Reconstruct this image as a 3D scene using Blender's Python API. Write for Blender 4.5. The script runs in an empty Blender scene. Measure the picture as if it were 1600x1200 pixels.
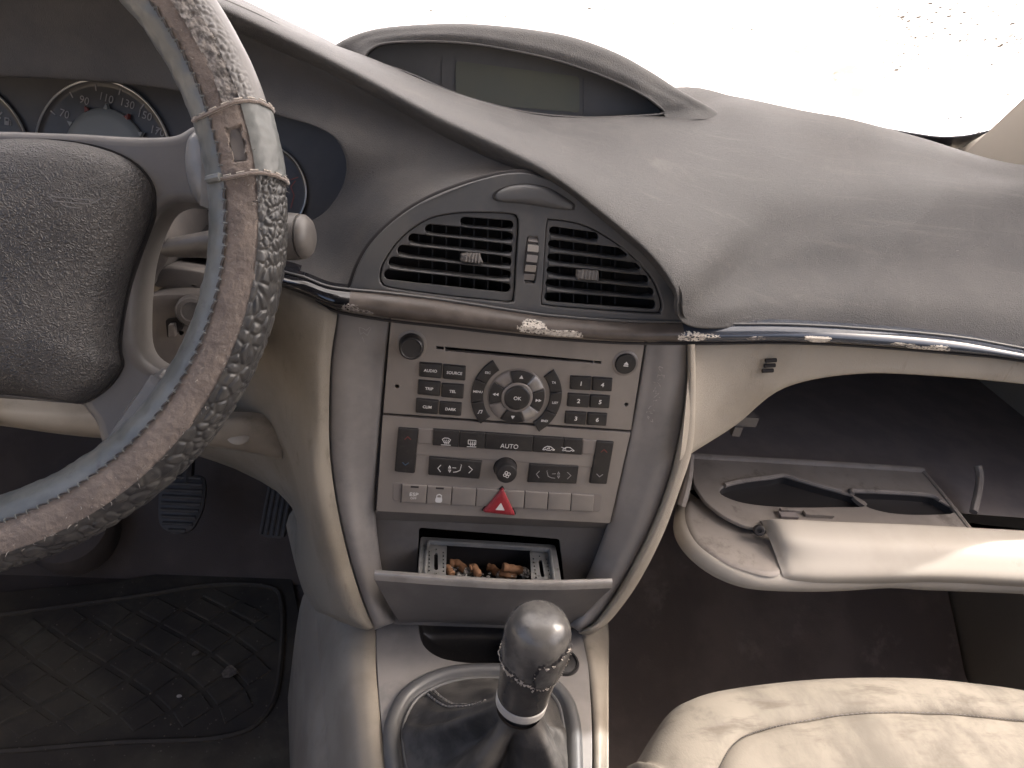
import bpy, math, random
import numpy as np
from mathutils import Vector, noise
random.seed(7); rng = np.random.default_rng(7)
R = math.radians
SC = bpy.context.scene
COL = SC.collection

# ------------------------------------------------------------------ camera
F = 1150.0
CAM = np.array([-0.09277469, -0.48662129, 0.83002387])
A = np.array([[0.98462458, -0.09381719, 0.14735254],
              [0.07823368, -0.51737887, -0.85217287],
              [0.15618555, 0.85059828, -0.50208429]])
cam = bpy.data.cameras.new('camera')
cam.sensor_width = 36; cam.lens = 36 * F / 1600; cam.clip_start = 0.02; cam.clip_end = 5000
camo = bpy.data.objects.new('camera', cam); COL.objects.link(camo); SC.camera = camo
from mathutils import Matrix
rx, ry, rz = A[0], -A[1], -A[2]
camo.matrix_world = Matrix(((rx[0], ry[0], rz[0], CAM[0]), (rx[1], ry[1], rz[1], CAM[1]), (rx[2], ry[2], rz[2], CAM[2]), (0, 0, 0, 1)))

# ------------------------------------------------------------------ light
SUN = Vector((1.0, 0.33, 1.12)).normalized()          # towards the sun
w = bpy.data.worlds.new('World'); SC.world = w; w.use_nodes = True
nt = w.node_tree; nt.nodes.clear()
sky = nt.nodes.new('ShaderNodeTexSky'); sky.sky_type = 'NISHITA'; sky.sun_disc = False
sky.sun_elevation = math.asin(SUN.z); sky.sun_rotation = math.atan2(SUN.x, SUN.y)
sky.dust_density = 9.0; sky.air_density = 0.65; sky.ozone_density = 0.3
bg = nt.nodes.new('ShaderNodeBackground'); bg.inputs[1].default_value = 0.15
ow = nt.nodes.new('ShaderNodeOutputWorld')
nt.links.new(sky.outputs[0], bg.inputs[0]); nt.links.new(bg.outputs[0], ow.inputs[0])
sl = bpy.data.lights.new('sun', 'SUN'); sl.energy = 2.0; sl.angle = R(0.6); sl.color = (1, 0.97, 0.93)
so = bpy.data.objects.new('sun', sl); COL.objects.link(so)
so.rotation_euler = SUN.to_track_quat('Z', 'Y').to_euler()
SC.view_settings.view_transform = 'Standard'; SC.view_settings.look = 'None'
SC.view_settings.exposure = 2.0; SC.view_settings.gamma = 1.0
SC.cycles.max_bounces = 8; SC.cycles.diffuse_bounces = 5; SC.cycles.use_denoising = True
SC.cycles.sample_clamp_indirect = 6

# ------------------------------------------------------------------ geometry of the place
def ray(x, y): return A.T @ np.array([(x - 800) / F, (y - 600) / F, 1.0])
def UY(x, y, v): d = ray(x, y); return CAM + d * (v - CAM[1]) / d[1]
def UZ(x, y, v): d = ray(x, y); return CAM + d * (v - CAM[2]) / d[2]
def UX(x, y, v): d = ray(x, y); return CAM + d * (v - CAM[0]) / d[0]
def UD(x, y, v): return CAM + ray(x, y) * v
class Plane:
    def __init__(s, o, ex, ey):
        s.o = np.array(o, float); s.ex = np.array(ex, float); s.ex /= np.linalg.norm(s.ex)
        s.ey = np.array(ey, float); s.ey -= s.ex * (s.ex @ s.ey); s.ey /= np.linalg.norm(s.ey)
        s.n = np.cross(s.ex, s.ey)
    def w(s, u, v, h=0.0): return s.o + s.ex * u + s.ey * v + s.n * h
    def hit(s, x, y, h=0.0):
        d = ray(x, y); o = s.o + s.n * h
        return CAM + d * ((o - CAM) @ s.n) / (d @ s.n)
    def uv(s, x, y, h=0.0):
        p = s.hit(x, y, h) - s.o
        return np.array([p @ s.ex, p @ s.ey])
    def uvs(s, pts, h=0.0): return [s.uv(x, y, h) for x, y in pts]
PP = Plane((0, 0, 0.5), (1, 0, 0), (0, math.sin(R(10)), math.cos(R(10))))       # face of the centre stack
WC = np.array([-.3588, -.0875, .6713]); TH = R(25.3)
PW = Plane(WC, (1, -0.012, 0), (0, math.sin(TH), math.cos(TH)))                  # steering wheel
def z3(*p): return [(520 + a / 2.857, 240 + b / 2.857) for a, b in p]
def z4(*p): return [(580 + a / 3.478, 500 + b / 3.478) for a, b in p]
def P3(a): return np.array(a, float)

# ------------------------------------------------------------------ objects
def tag(o, label=None, cat=None, group=None, kind=None):
    if label: o['label'] = label
    if cat: o['category'] = cat
    if group: o['group'] = group
    if kind: o['kind'] = kind
    return o
def thing(name, label, cat, loc=(0, 0, 0), group=None):
    o = bpy.data.objects.new(name, None); COL.objects.link(o); o.location = loc; o.empty_display_size = .02
    return tag(o, label, cat, group)
def origin(o):
    p = Vector((0, 0, 0))
    while o is not None: p = p + o.location; o = o.parent
    return np.array(p)
def link(name, me, mat, parent=None):
    o = bpy.data.objects.new(name, me); COL.objects.link(o)
    if mat is not None:
        for m in (mat if isinstance(mat, (list, tuple)) else [mat]): me.materials.append(m)
    if parent is not None: o.parent = parent
    return o
def mk(name, V, Fc, mat, parent=None, smooth=True, sharp=40, idx=None, loc=None):
    V = np.array(V, float)
    off = origin(parent) if parent is not None else np.zeros(3)
    if parent is None:
        off = V.mean(0) if loc is None else np.array(loc, float)
        off = off.copy()
        if loc is None: off[2] = V[:, 2].min()
    me = bpy.data.meshes.new(name)
    me.from_pydata((V - off).tolist(), [], [tuple(int(i) for i in f) for f in Fc])
    if smooth:
        me.polygons.foreach_set('use_smooth', [True] * len(me.polygons))
        me.update()
        me.set_sharp_from_angle(angle=R(sharp))
    o = link(name, me, mat, parent)
    if idx is not None: me.polygons.foreach_set('material_index', [int(i) for i in idx])
    if parent is None: o.location = off
    me.update()
    return o
def solid(o, t, off=-1):
    m = o.modifiers.new('solid', 'SOLIDIFY'); m.thickness = t; m.offset = off; m.use_even_offset = False
    return o
def cr(P, n, closed=False):
    """Catmull-Rom through the points P (k,d...) sampled n per segment."""
    P = np.array(P, float); k = len(P)
    if closed: Q = np.concatenate([P[-1:], P, P[:2]])
    else: Q = np.concatenate([2 * P[:1] - P[1:2], P, 2 * P[-1:] - P[-2:-1]])
    out = []
    segs = k if closed else k - 1
    for i in range(segs):
        p0, p1, p2, p3 = Q[i:i + 4]
        for t in np.arange(n) / n:
            out.append(.5 * (2 * p1 + (p2 - p0) * t + (2 * p0 - 5 * p1 + 4 * p2 - p3) * t * t + (3 * p1 - p0 - 3 * p2 + p3) * t ** 3))
    if not closed: out.append(P[-1])
    return np.array(out)
def surf(rows, nu=6, nv=6, closed=False):
    rows = np.array(rows, float)
    g = cr(rows, nu)                       # along rows
    g = np.swapaxes(g, 0, 1); g = cr(g, nv, closed); g = np.swapaxes(g, 0, 1)
    return g
def ext(rows, dx0=None, dx1=None):
    """carry a loft on past its first / last column."""
    out = []
    for r in rows:
        r = [np.array(p, float) for p in r]
        if dx0 is not None: r = [r[0] + np.array(dx0)] + r
        if dx1 is not None: r = r + [r[-1] + np.array(dx1)]
        out.append(r)
    return out
def gridmesh(g, closed=False, flip=False):
    nr, nc = g.shape[:2]; V = g.reshape(-1, 3); Fc = []
    for i in range(nr - 1):
        for j in range(nc if closed else nc - 1):
            a, b = i * nc + j, i * nc + (j + 1) % nc
            f = (a, b, b + nc, a + nc)
            Fc.append(f[::-1] if flip else f)
    return V, Fc
def loftobj(name, rows, mat, parent, nu=6, nv=6, closed=False, flip=False, thick=0.0, sharp=60):
    g = surf(rows, nu, nv, closed)
    V, Fc = gridmesh(g, closed, flip)
    o = mk(name, V, Fc, mat, parent, sharp=sharp)
    if thick: solid(o, thick)
    return o
def tube(path, rad, n=12, cap=True, up=(0, 0, 1)):
    path = np.array(path, float); k = len(path)
    rad = np.broadcast_to(np.array(rad, float), (k,))
    V = []; Fc = []
    T = np.gradient(path, axis=0); T /= np.linalg.norm(T, axis=1)[:, None]
    u = np.array(up, float)
    for i in range(k):
        a = u - T[i] * (u @ T[i])
        if np.linalg.norm(a) < 1e-5: a = np.array([1, 0, 0.]) - T[i] * T[i][0]
        a /= np.linalg.norm(a); b = np.cross(T[i], a); u = a
        for j in range(n):
            t = 2 * math.pi * j / n
            V.append(path[i] + rad[i] * (math.cos(t) * a + math.sin(t) * b))
    for i in range(k - 1):
        for j in range(n):
            Fc.append((i * n + j, i * n + (j + 1) % n, (i + 1) * n + (j + 1) % n, (i + 1) * n + j))
    if cap:
        Fc.append(tuple(range(n))[::-1]); Fc.append(tuple(range((k - 1) * n, k * n)))
    return V, Fc
def lathe(base, axis, prof, n=48, ref=(0, 1, 0)):
    """prof: list (t along axis, r)."""
    ax = np.array(axis, float); ax /= np.linalg.norm(ax)
    a = np.array(ref, float); a -= ax * (a @ ax); a /= np.linalg.norm(a); b = np.cross(ax, a)
    base = np.array(base, float); V = []; Fc = []
    for t, r in prof:
        for j in range(n):
            g = 2 * math.pi * j / n
            V.append(base + ax * t + r * (math.cos(g) * a + math.sin(g) * b))
    k = len(prof)
    for i in range(k - 1):
        for j in range(n):
            Fc.append((i * n + j, i * n + (j + 1) % n, (i + 1) * n + (j + 1) % n, (i + 1) * n + j))
    Fc.append(tuple(range(n))[::-1]); Fc.append(tuple(range((k - 1) * n, k * n)))
    return V, Fc
def join(parts):
    V = []; Fc = []
    for v, f in parts:
        o = len(V); V.extend(list(v)); Fc.extend([tuple(i + o for i in q) for q in f])
    return V, Fc
def box(x0, x1, y0, y1, z0, z1):
    V = [(x, y, z) for z in (z0, z1) for y in (y0, y1) for x in (x0, x1)]
    return V, [(0, 2, 3, 1), (4, 5, 7, 6), (0, 1, 5, 4), (2, 6, 7, 3), (0, 4, 6, 2), (1, 3, 7, 5)]
def plate(name, loops, pl, h0, h1, mat, parent=None, bevel=0.0, res=1, sharp=35, loc=None):
    """solid plate: outline loops (u,v) (the first the outline, the others holes) between heights h0 and h1."""
    cu = bpy.data.curves.new('c', 'CURVE'); cu.dimensions = '2D'; cu.fill_mode = 'BOTH'
    bevel = min(bevel, (h1 - h0) / 2 - 1e-5)
    cu.extrude = (h1 - h0) / 2 - bevel; cu.bevel_depth = bevel; cu.bevel_resolution = res; cu.offset = -bevel
    for L in loops:
        sp = cu.splines.new('POLY'); sp.points.add(len(L) - 1); sp.use_cyclic_u = True
        for p, q in zip(sp.points, L): p.co = (q[0], q[1], 0, 1)
    ob = bpy.data.objects.new('c', cu)
    me = bpy.data.meshes.new_from_object(ob)
    bpy.data.objects.remove(ob); bpy.data.curves.remove(cu)
    n = len(me.vertices); co = np.zeros(n * 3); me.vertices.foreach_get('co', co); co = co.reshape(-1, 3)
    W = pl.o + co[:, :1] * pl.ex + co[:, 1:2] * pl.ey + (co[:, 2:3] + (h0 + h1) / 2) * pl.n
    Fc = [tuple(p.vertices) for p in me.polygons]
    bpy.data.meshes.remove(me)
    return mk(name, W, Fc, mat, parent, sharp=sharp, loc=loc)
def ccw(L):
    L = [tuple(p) for p in L]
    a = sum(L[i - 1][0] * L[i][1] - L[i][0] * L[i - 1][1] for i in range(len(L)))
    return L if a > 0 else L[::-1]
def rr(cx, cy, w_, h_, r, n=4, rot=0.0):
    out = []; r = min(r, w_ / 2 - 1e-6, h_ / 2 - 1e-6)
    for sx, sy, a0 in ((1, 1, 0), (-1, 1, 90), (-1, -1, 180), (1, -1, 270)):
        for i in range(n + 1):
            t = R(a0 + 90 * i / n)
            out.append((sx * (w_ / 2 - r) + r * math.cos(t), sy * (h_ / 2 - r) + r * math.sin(t)))
    c, s = math.cos(rot), math.sin(rot)
    return [(cx + c * x - s * y, cy + s * x + c * y) for x, y in out]
def circ(cx, cy, r, n=32, a0=0, a1=360):
    full = abs(a1 - a0) >= 360
    return [(cx + r * math.cos(R(a0 + (a1 - a0) * i / (n if full else n - 1))), cy + r * math.sin(R(a0 + (a1 - a0) * i / (n if full else n - 1)))) for i in range(n)]
def quad(tl, tr, br, bl, pl=PP, h=0, r=.001, n=3, inset=0.0):
    """rounded quad from four picture corners put on a plane."""
    P = [np.array(pl.uv(*p, h)) for p in (tl, tr, br, bl)]
    c = sum(P) / 4
    P = [p + (c - p) * inset for p in P]
    return roundpoly(P, r, n)
def roundpoly(P, r, n=4):
    P = [np.array(p, float) for p in P]; out = []
    k = len(P)
    for i in range(k):
        a, b, c = P[i - 1], P[i], P[(i + 1) % k]
        d1 = (a - b); l1 = np.linalg.norm(d1); d2 = (c - b); l2 = np.linalg.norm(d2)
        rr_ = min(r, l1 * .45, l2 * .45)
        p, q = b + d1 / l1 * rr_, b + d2 / l2 * rr_
        for t in np.linspace(0, 1, n + 1):
            out.append(tuple((1 - t) ** 2 * p + 2 * t * (1 - t) * b + t * t * q))
    return ccw(out)
def stroke(name, lines, width, pl, h, mat, parent, t=.00012):
    parts = []
    for L in lines:
        L = [np.array(p, float) for p in L]
        for i in range(len(L) - 1):
            a, b = L[i], L[i + 1]; d = b - a; l = np.linalg.norm(d)
            if l < 1e-7: continue
            d /= l; nrm = np.array([-d[1], d[0]]) * width / 2; a = a - d * width * .35; b = b + d * width * .35
            q = [a - nrm, b - nrm, b + nrm, a + nrm]
            V = [pl.w(p[0], p[1], h) for p in q] + [pl.w(p[0], p[1], h + t + (i % 3) * 1.2e-5) for p in q]
            parts.append((V, [(4, 5, 6, 7), (0, 1, 5, 4), (1, 2, 6, 5), (2, 3, 7, 6), (3, 0, 4, 7)]))
    V, Fc = join(parts)
    return mk(name, V, Fc, mat, parent, smooth=False)
def text(s, pl, u, v, size, h, mat, parent, name='lettering', sx=1.0, rot=0.0, bold=0.0, t=.0001):
    fc = bpy.data.curves.new('t', 'FONT'); fc.body = s; fc.size = size; fc.align_x = 'CENTER'; fc.align_y = 'CENTER'
    fc.extrude = t / 2; fc.offset = bold * size; fc.resolution_u = 3
    ob = bpy.data.objects.new('t', fc)
    me = bpy.data.meshes.new_from_object(ob); bpy.data.objects.remove(ob); bpy.data.curves.remove(fc)
    n = len(me.vertices); co = np.zeros(n * 3); me.vertices.foreach_get('co', co); co = co.reshape(-1, 3)
    co[:, 0] *= sx
    if n: co[:, 1] -= (co[:, 1].min() + co[:, 1].max()) / 2
    c, sn = math.cos(rot), math.sin(rot)
    X = c * co[:, 0] - sn * co[:, 1] + u; Y = sn * co[:, 0] + c * co[:, 1] + v
    W = pl.o + X[:, None] * pl.ex + Y[:, None] * pl.ey + (co[:, 2:3] + h + t / 2) * pl.n
    Fc = [tuple(p.vertices) for p in me.polygons]; bpy.data.meshes.remove(me)
    return mk(name, W, Fc, mat, parent, smooth=False)
def ringloft(outline, levels, pl, cap=True):
    """outline (u,v) list; levels: (inset metres towards the inside along normals, height)."""
    L = np.array(ccw(outline)); k = len(L)
    T = np.roll(L, -1, 0) - np.roll(L, 1, 0); T /= np.linalg.norm(T, axis=1)[:, None] + 1e-12
    N = np.stack([-T[:, 1], T[:, 0]], 1)          # inward for ccw
    V = []; Fc = []
    for ins, h in levels:
        Q = L + N * ins
        V += [pl.w(p[0], p[1], h) for p in Q]
    for i in range(len(levels) - 1):
        for j in range(k):
            Fc.append((i * k + j, i * k + (j + 1) % k, (i + 1) * k + (j + 1) % k, (i + 1) * k + j))
    if cap: Fc.append(tuple(range((len(levels) - 1) * k, len(levels) * k)))
    return V, Fc
def polyloft(corners, r, levels, pl, n=3):
    """convex corners; every level is the polygon moved in by ins, with rounded corners."""
    P = np.array(ccw([tuple(p) for p in corners]), float); m = len(P); V = []; Fc = []
    for ins, h in levels:
        E = np.roll(P, -1, 0) - P; E /= np.linalg.norm(E, axis=1)[:, None]; N = np.stack([-E[:, 1], E[:, 0]], 1)
        Q = []
        for i in range(m):
            n0, n1 = N[i - 1], N[i]; Q.append(P[i] + (n0 + n1) * ins / (1 + n0 @ n1))
        V += [pl.w(p[0], p[1], h) for p in roundpoly(Q, max(.00015, r - max(ins, 0) * .6), n)]
    k = m * (n + 1)
    for i in range(len(levels) - 1):
        for j in range(k): Fc.append((i * k + j, i * k + (j + 1) % k, (i + 1) * k + (j + 1) % k, (i + 1) * k + j))
    Fc.append(tuple(range((len(levels) - 1) * k, len(levels) * k)))
    return V, Fc
def scaleloft(outline, levels, pl, centre=None):
    """outline scaled about its centre: (scale, height)."""
    L = np.array(ccw(outline)); c = L.mean(0) if centre is None else np.array(centre); k = len(L)
    V = []; Fc = []
    for s, h in levels:
        V += [pl.w(*(c + (p - c) * s), h) for p in L]
    for i in range(len(levels) - 1):
        for j in range(k):
            Fc.append((i * k + j, i * k + (j + 1) % k, (i + 1) * k + (j + 1) % k, (i + 1) * k + j))
    m = len(V); V.append(pl.w(c[0], c[1], levels[-1][1]))
    b = (len(levels) - 1) * k
    for j in range(k): Fc.append((b + j, b + (j + 1) % k, m))
    return V, Fc

# ------------------------------------------------------------------ materials
def mat(name, c1, c2=None, rough=.5, nscale=30, detail=6, lo=.4, hi=.62, grain=0, gstr=.2, gdist=.0004, fine=0, fstr=.1, metallic=0, coat=0, spec=.5,
        c3=None, n3=8, lo3=.55, hi3=.7, rough2=None, sheen=0, stretch=None, streak=None):
    m = bpy.data.materials.new(name); m.use_nodes = True; n = m.node_tree; n.nodes.clear(); L = n.links.new
    out = n.nodes.new('ShaderNodeOutputMaterial'); b = n.nodes.new('ShaderNodeBsdfPrincipled'); L(b.outputs[0], out.inputs[0])
    b.inputs['Base Color'].default_value = (*c1, 1); b.inputs['Roughness'].default_value = rough
    b.inputs['Metallic'].default_value = metallic; b.inputs['Specular IOR Level'].default_value = spec
    b.inputs['Coat Weight'].default_value = coat; b.inputs['Coat Roughness'].default_value = .06
    if sheen: b.inputs['Sheen Weight'].default_value = sheen
    tc = n.nodes.new('ShaderNodeTexCoord'); vec = tc.outputs['Object']
    if stretch:
        mp = n.nodes.new('ShaderNodeMapping'); mp.inputs['Scale'].default_value = stretch; L(vec, mp.inputs[0]); svec = mp.outputs[0]
    else: svec = vec
    def noi(scale, det, v=None, rg=.6):
        t = n.nodes.new('ShaderNodeTexNoise'); t.inputs['Scale'].default_value = scale; t.inputs['Detail'].default_value = det
        t.inputs['Roughness'].default_value = rg; L(v or vec, t.inputs['Vector']); return t.outputs['Fac']
    def ramp(f, a, c):
        r = n.nodes.new('ShaderNodeMapRange'); r.inputs[1].default_value = a; r.inputs[2].default_value = c; L(f, r.inputs[0]); r.interpolation_type = 'SMOOTHSTEP'; return r.outputs[0]
    def mix(f, x, y):
        q = n.nodes.new('ShaderNodeMix'); q.data_type = 'RGBA'
        L(f, q.inputs['Factor'])
        for s, v in ((q.inputs['A'], x), (q.inputs['B'], y)):
            if isinstance(v, tuple): s.default_value = (*v, 1)
            else: L(v, s)
        return q.outputs['Result']
    col = c1
    if c2 is not None:
        f = ramp(noi(nscale, detail, svec), lo, hi); col = mix(f, c1, c2)
        if rough2 is not None:
            rm = n.nodes.new('ShaderNodeMapRange'); L(f, rm.inputs[0]); rm.inputs[3].default_value = rough; rm.inputs[4].default_value = rough2; L(rm.outputs[0], b.inputs['Roughness'])
    if c3 is not None: col = mix(ramp(noi(n3, 7, None, .7), lo3, hi3), col, c3)
    if streak:
        mp2 = n.nodes.new('ShaderNodeMapping'); mp2.inputs['Scale'].default_value = streak[0]; mp2.inputs['Rotation'].default_value = streak[4]; L(vec, mp2.inputs[0])
        col = mix(ramp(noi(1.0, 5, mp2.outputs[0], .65), streak[2], streak[3]), col, streak[1])
    if not isinstance(col, tuple): L(col, b.inputs['Base Color'])
    h = None
    if grain:
        v = n.nodes.new('ShaderNodeTexVoronoi'); v.feature = 'DISTANCE_TO_EDGE'; v.inputs['Scale'].default_value = grain
        wn = n.nodes.new('ShaderNodeTexNoise'); wn.inputs['Scale'].default_value = grain * .7
        ad = n.nodes.new('ShaderNodeMix'); ad.data_type = 'VECTOR'; ad.inputs['Factor'].default_value = .012 if grain > 100 else .02
        L(vec, wn.inputs['Vector']); L(vec, ad.inputs['A']); L(wn.outputs['Color'], ad.inputs['B']); L(ad.outputs['Result'], v.inputs['Vector'])
        bp = n.nodes.new('ShaderNodeBump'); bp.inputs['Strength'].default_value = gstr; bp.inputs['Distance'].default_value = gdist
        L(ramp(v.outputs['Distance'], 0, .35), bp.inputs['Height']); h = bp.outputs[0]
    if fine:
        bp = n.nodes.new('ShaderNodeBump'); bp.inputs['Strength'].default_value = fstr; bp.inputs['Distance'].default_value = .0006
        L(noi(fine, 8, svec), bp.inputs['Height'])
        if h: L(h, bp.inputs['Normal'])
        h = bp.outputs[0]
    if h: L(h, b.inputs['Normal'])
    return m
M = {}
M['pad'] = mat('charcoal_vinyl', (.056, .054, .054), (.100, .096, .093), rough=.50, rough2=.7, nscale=11, lo=.36, hi=.74, grain=430, gstr=.5, gdist=.0006, fine=60, fstr=.08, c3=(.148, .142, .137), n3=22, lo3=.58, hi3=.9, streak=((10, 170, 70), (.128, .12, .112), .52, .92, (.2, .1, .6)))
M['padf'] = mat('dark_vinyl', (.050, .048, .049), (.068, .063, .060), rough=.55, nscale=18, grain=520, gstr=.4, gdist=.0005, fine=60, fstr=.05)
M['vent'] = mat('vent_plastic', (.072, .073, .077), (.092, .090, .089), rough=.42, nscale=25, fine=900, fstr=.05)
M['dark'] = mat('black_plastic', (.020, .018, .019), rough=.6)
M['void'] = mat('dark_cavity', (.013, .011, .012), rough=.8)
M['key'] = mat('key_black', (.018, .017, .018), (.033, .031, .030), rough=.38, nscale=220, lo=.5, hi=.8, fine=1500, fstr=.04)
M['face'] = mat('satin_taupe', (.222, .202, .188), (.258, .236, .218), rough=.36, metallic=.25, nscale=18, fine=1200, fstr=.03, c3=(.165, .146, .133), n3=30, lo3=.62, hi3=.85)
M['frame'] = mat('frame_grey', (.190, .178, .172), (.238, .223, .213), rough=.42, nscale=12, fine=1000, fstr=.04, c3=(.15, .143, .142), n3=16, lo3=.5, hi3=.75)
M['recess'] = mat('recess_grey', (.105, .097, .093), (.13, .12, .114), rough=.5, nscale=25, fine=900, fstr=.05)
M['silver'] = mat('silver_paint', (.34, .325, .31), (.28, .265, .25), rough=.35, metallic=.5, nscale=60)
M['ringm'] = mat('ring_grey', (.21, .19, .178), rough=.4, metallic=.2)
M['white'] = mat('white_print', (.62, .61, .60), rough=.5)
M['grey_print'] = mat('grey_print', (.27, .26, .26), rough=.5)
M['redp'] = mat('red_print', (.16, .035, .03), rough=.5)
M['bluep'] = mat('blue_print', (.045, .085, .14), rough=.5)
M['red'] = mat('hazard_red', (.24, .018, .028), (.30, .03, .04), rough=.3, nscale=90)
M['beige'] = mat('beige_vinyl', (.335, .30, .25), (.26, .226, .18), rough=.58, nscale=8, lo=.42, hi=.70, grain=500, gstr=.45, gdist=.0005, fine=80, fstr=.05, c3=(.15, .122, .09), n3=30, lo3=.62, hi3=.86, streak=((90, 90, 14), (.20, .168, .125), .60, .82, (0, 0, 0)))
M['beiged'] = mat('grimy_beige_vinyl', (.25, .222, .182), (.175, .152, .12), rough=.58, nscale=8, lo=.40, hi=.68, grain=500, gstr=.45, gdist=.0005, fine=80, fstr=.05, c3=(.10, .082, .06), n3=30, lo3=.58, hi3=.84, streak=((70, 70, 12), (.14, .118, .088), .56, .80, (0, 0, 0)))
M['beigec'] = mat('beige_plastic', (.27, .24, .20), (.215, .188, .155), rough=.5, nscale=14, fine=700, fstr=.05, c3=(.13, .11, .088), n3=22, lo3=.56, hi3=.8)
M['lid'] = mat('ivory_plastic', (.37, .34, .30), (.33, .30, .258), rough=.58, nscale=9, fine=600, fstr=.03, c3=(.24, .20, .16), n3=14, lo3=.6, hi3=.8)
M['lidin'] = mat('tray_grey', (.20, .178, .162), (.25, .225, .205), rough=.6, nscale=14, c3=(.14, .12, .108), n3=24)
M['gloss'] = mat('gloss_black_lacquer', (.010, .010, .012), rough=.07, coat=.6, fine=40, fstr=.03)
M['glossd'] = mat('dusty_lacquer', (.060, .050, .045), (.10, .083, .072), rough=.28, rough2=.55, nscale=60, lo=.3, hi=.75, c3=(.17, .145, .125), n3=350, lo3=.62, hi3=.8)
M['glossb'] = mat('sky_tinted_lacquer', (.035, .042, .058), (.05, .058, .075), rough=.14, nscale=30, coat=.3)  # blue of the sky reflected in the gloss is put into the base colour
M['peel'] = mat('peeled_paint', (.62, .57, .50), (.38, .34, .30), rough=.7, nscale=300, lo=.4, hi=.7, fine=500, fstr=.5)
M['peelg'] = mat('scuffed_paint', (.34, .31, .29), (.16, .145, .135), rough=.7, nscale=400, lo=.4, hi=.6, fine=500, fstr=.5)
M['suede'] = mat('worn_felt', (.205, .168, .145), (.135, .110, .098), rough=.95, nscale=55, lo=.35, hi=.7, fine=700, fstr=.9, c3=(.30, .255, .22), n3=420, lo3=.58, hi3=.8, sheen=.4)
M['croc'] = mat('crocodile_leather', (.034, .034, .036), (.060, .058, .056), rough=.34, nscale=90, fine=900, fstr=.12, c3=(.15, .135, .125), n3=120, lo3=.6, hi3=.8)
M['strip'] = mat('smooth_leather_strip', (.105, .112, .111), (.150, .157, .154), rough=.36, nscale=40, fine=500, fstr=.1, c3=(.085, .085, .085), n3=110, lo3=.55, hi3=.75)
M['torn'] = mat('torn_leather', (.26, .24, .225), (.085, .078, .075), rough=.8, nscale=260, lo=.4, hi=.6, fine=400, fstr=.9)
M['thread'] = mat('dark_thread', (.055, .05, .05), rough=.9)
M['threadl'] = mat('pale_thread', (.42, .38, .34), rough=.9)
M['horn'] = mat('grained_pad_leather', (.043, .041, .042), (.066, .062, .061), rough=.36, rough2=.5, nscale=24, grain=330, gstr=.65, gdist=.0008, fine=150, fstr=.22)
M['hub'] = mat('hub_plastic', (.125, .119, .117), (.165, .156, .150), rough=.42, nscale=16, fine=450, fstr=.12)
M['col'] = mat('column_plastic', (.11, .10, .096), (.14, .125, .115), rough=.5, nscale=30, fine=500, fstr=.1)
M['stalk'] = mat('stalk_plastic', (.085, .079, .075), (.115, .105, .098), rough=.42, nscale=60, fine=700, fstr=.1)
M['gauge'] = mat('gauge_black', (.032, .031, .033), (.042, .040, .042), rough=.4, nscale=60)
M['gfaceb'] = mat('cluster_face', (.050, .048, .051), (.058, .056, .058), rough=.5, nscale=40)
M['chrome'] = mat('gauge_ring', (.40, .41, .42), rough=.3, metallic=.6)
M['dome'] = mat('gauge_centre', (.20, .215, .22), rough=.5)
M['lcd'] = mat('dead_lcd', (.215, .218, .165), (.20, .205, .165), rough=.35, nscale=20)
M['lcdw'] = mat('display_window', (.17, .166, .166), (.19, .185, .182), rough=.35, nscale=20)  # raised base here and on the lcd stands in for light reflected by glass
M['boot'] = mat('boot_leather', (.042, .040, .039), (.078, .073, .069), rough=.62, rough2=.75, nscale=40, fine=200, fstr=.6, spec=.25, grain=500, gstr=.15)
M['knob'] = mat('knob_leather', (.036, .035, .035), (.055, .052, .050), rough=.2, nscale=60, fine=300, fstr=.06)
M['knobw'] = mat('worn_knob_leather', (.062, .06, .059), (.10, .096, .092), rough=.24, nscale=70, fine=350, fstr=.12)
M['fray'] = mat('frayed_leather', (.40, .36, .32), (.24, .215, .19), rough=.9, nscale=500, fine=900, fstr=.6)
M['ash'] = mat('ashtray_metal', (.25, .255, .255), (.33, .325, .315), rough=.34, metallic=.45, nscale=50, c3=(.14, .13, .12), n3=90, lo3=.55, hi3=.75)
M['butt'] = mat('cork_filter', (.30, .155, .08), (.24, .125, .065), rough=.8, nscale=400)
M['buttp'] = mat('burnt_paper', (.50, .46, .42), (.10, .09, .085), rough=.9, nscale=350)
M['ashp'] = mat('ash_flakes', (.34, .33, .32), (.18, .17, .165), rough=.95, nscale=400)
M['seat'] = mat('cream_seat_cloth', (.160, .139, .112), (.095, .082, .066), rough=.85, nscale=12, lo=.40, hi=.66, detail=9, c3=(.06, .05, .039), n3=15, lo3=.50, hi3=.76, fine=500, fstr=.4, streak=((16, 60, 16), (.085, .07, .054), .50, .72, (0, 0, .5)), stretch=(1.6, .8, 1))
M['carpet'] = mat('dark_carpet', (.075, .062, .057), (.10, .084, .076), rough=.95, nscale=8, fine=700, fstr=.7)
M['rubber'] = mat('dusty_rubber_mat', (.040, .034, .029), (.078, .066, .049), rough=.75, nscale=7, lo=.4, hi=.65, fine=160, fstr=.3, c3=(.088, .08, .06), n3=12, lo3=.52, hi3=.72)
M['pedal'] = mat('pedal_rubber', (.050, .045, .042), (.06, .056, .053), rough=.6, nscale=60)
M['metal'] = mat('lever_metal', (.40, .385, .37), rough=.3, metallic=.8)
M['trimshell'] = mat('headlining', (.30, .27, .23), rough=.9)
M['earth'] = mat('pale_earth', (.34, .29, .225), (.28, .235, .18), rough=.95, nscale=.6)
M['scrap'] = mat('paper_scrap', (.15, .13, .11), (.10, .085, .072), rough=.9, nscale=300)
M['collar'] = mat('pale_collar', (.46, .44, .41), (.38, .36, .335), rough=.35, nscale=90)
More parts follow.
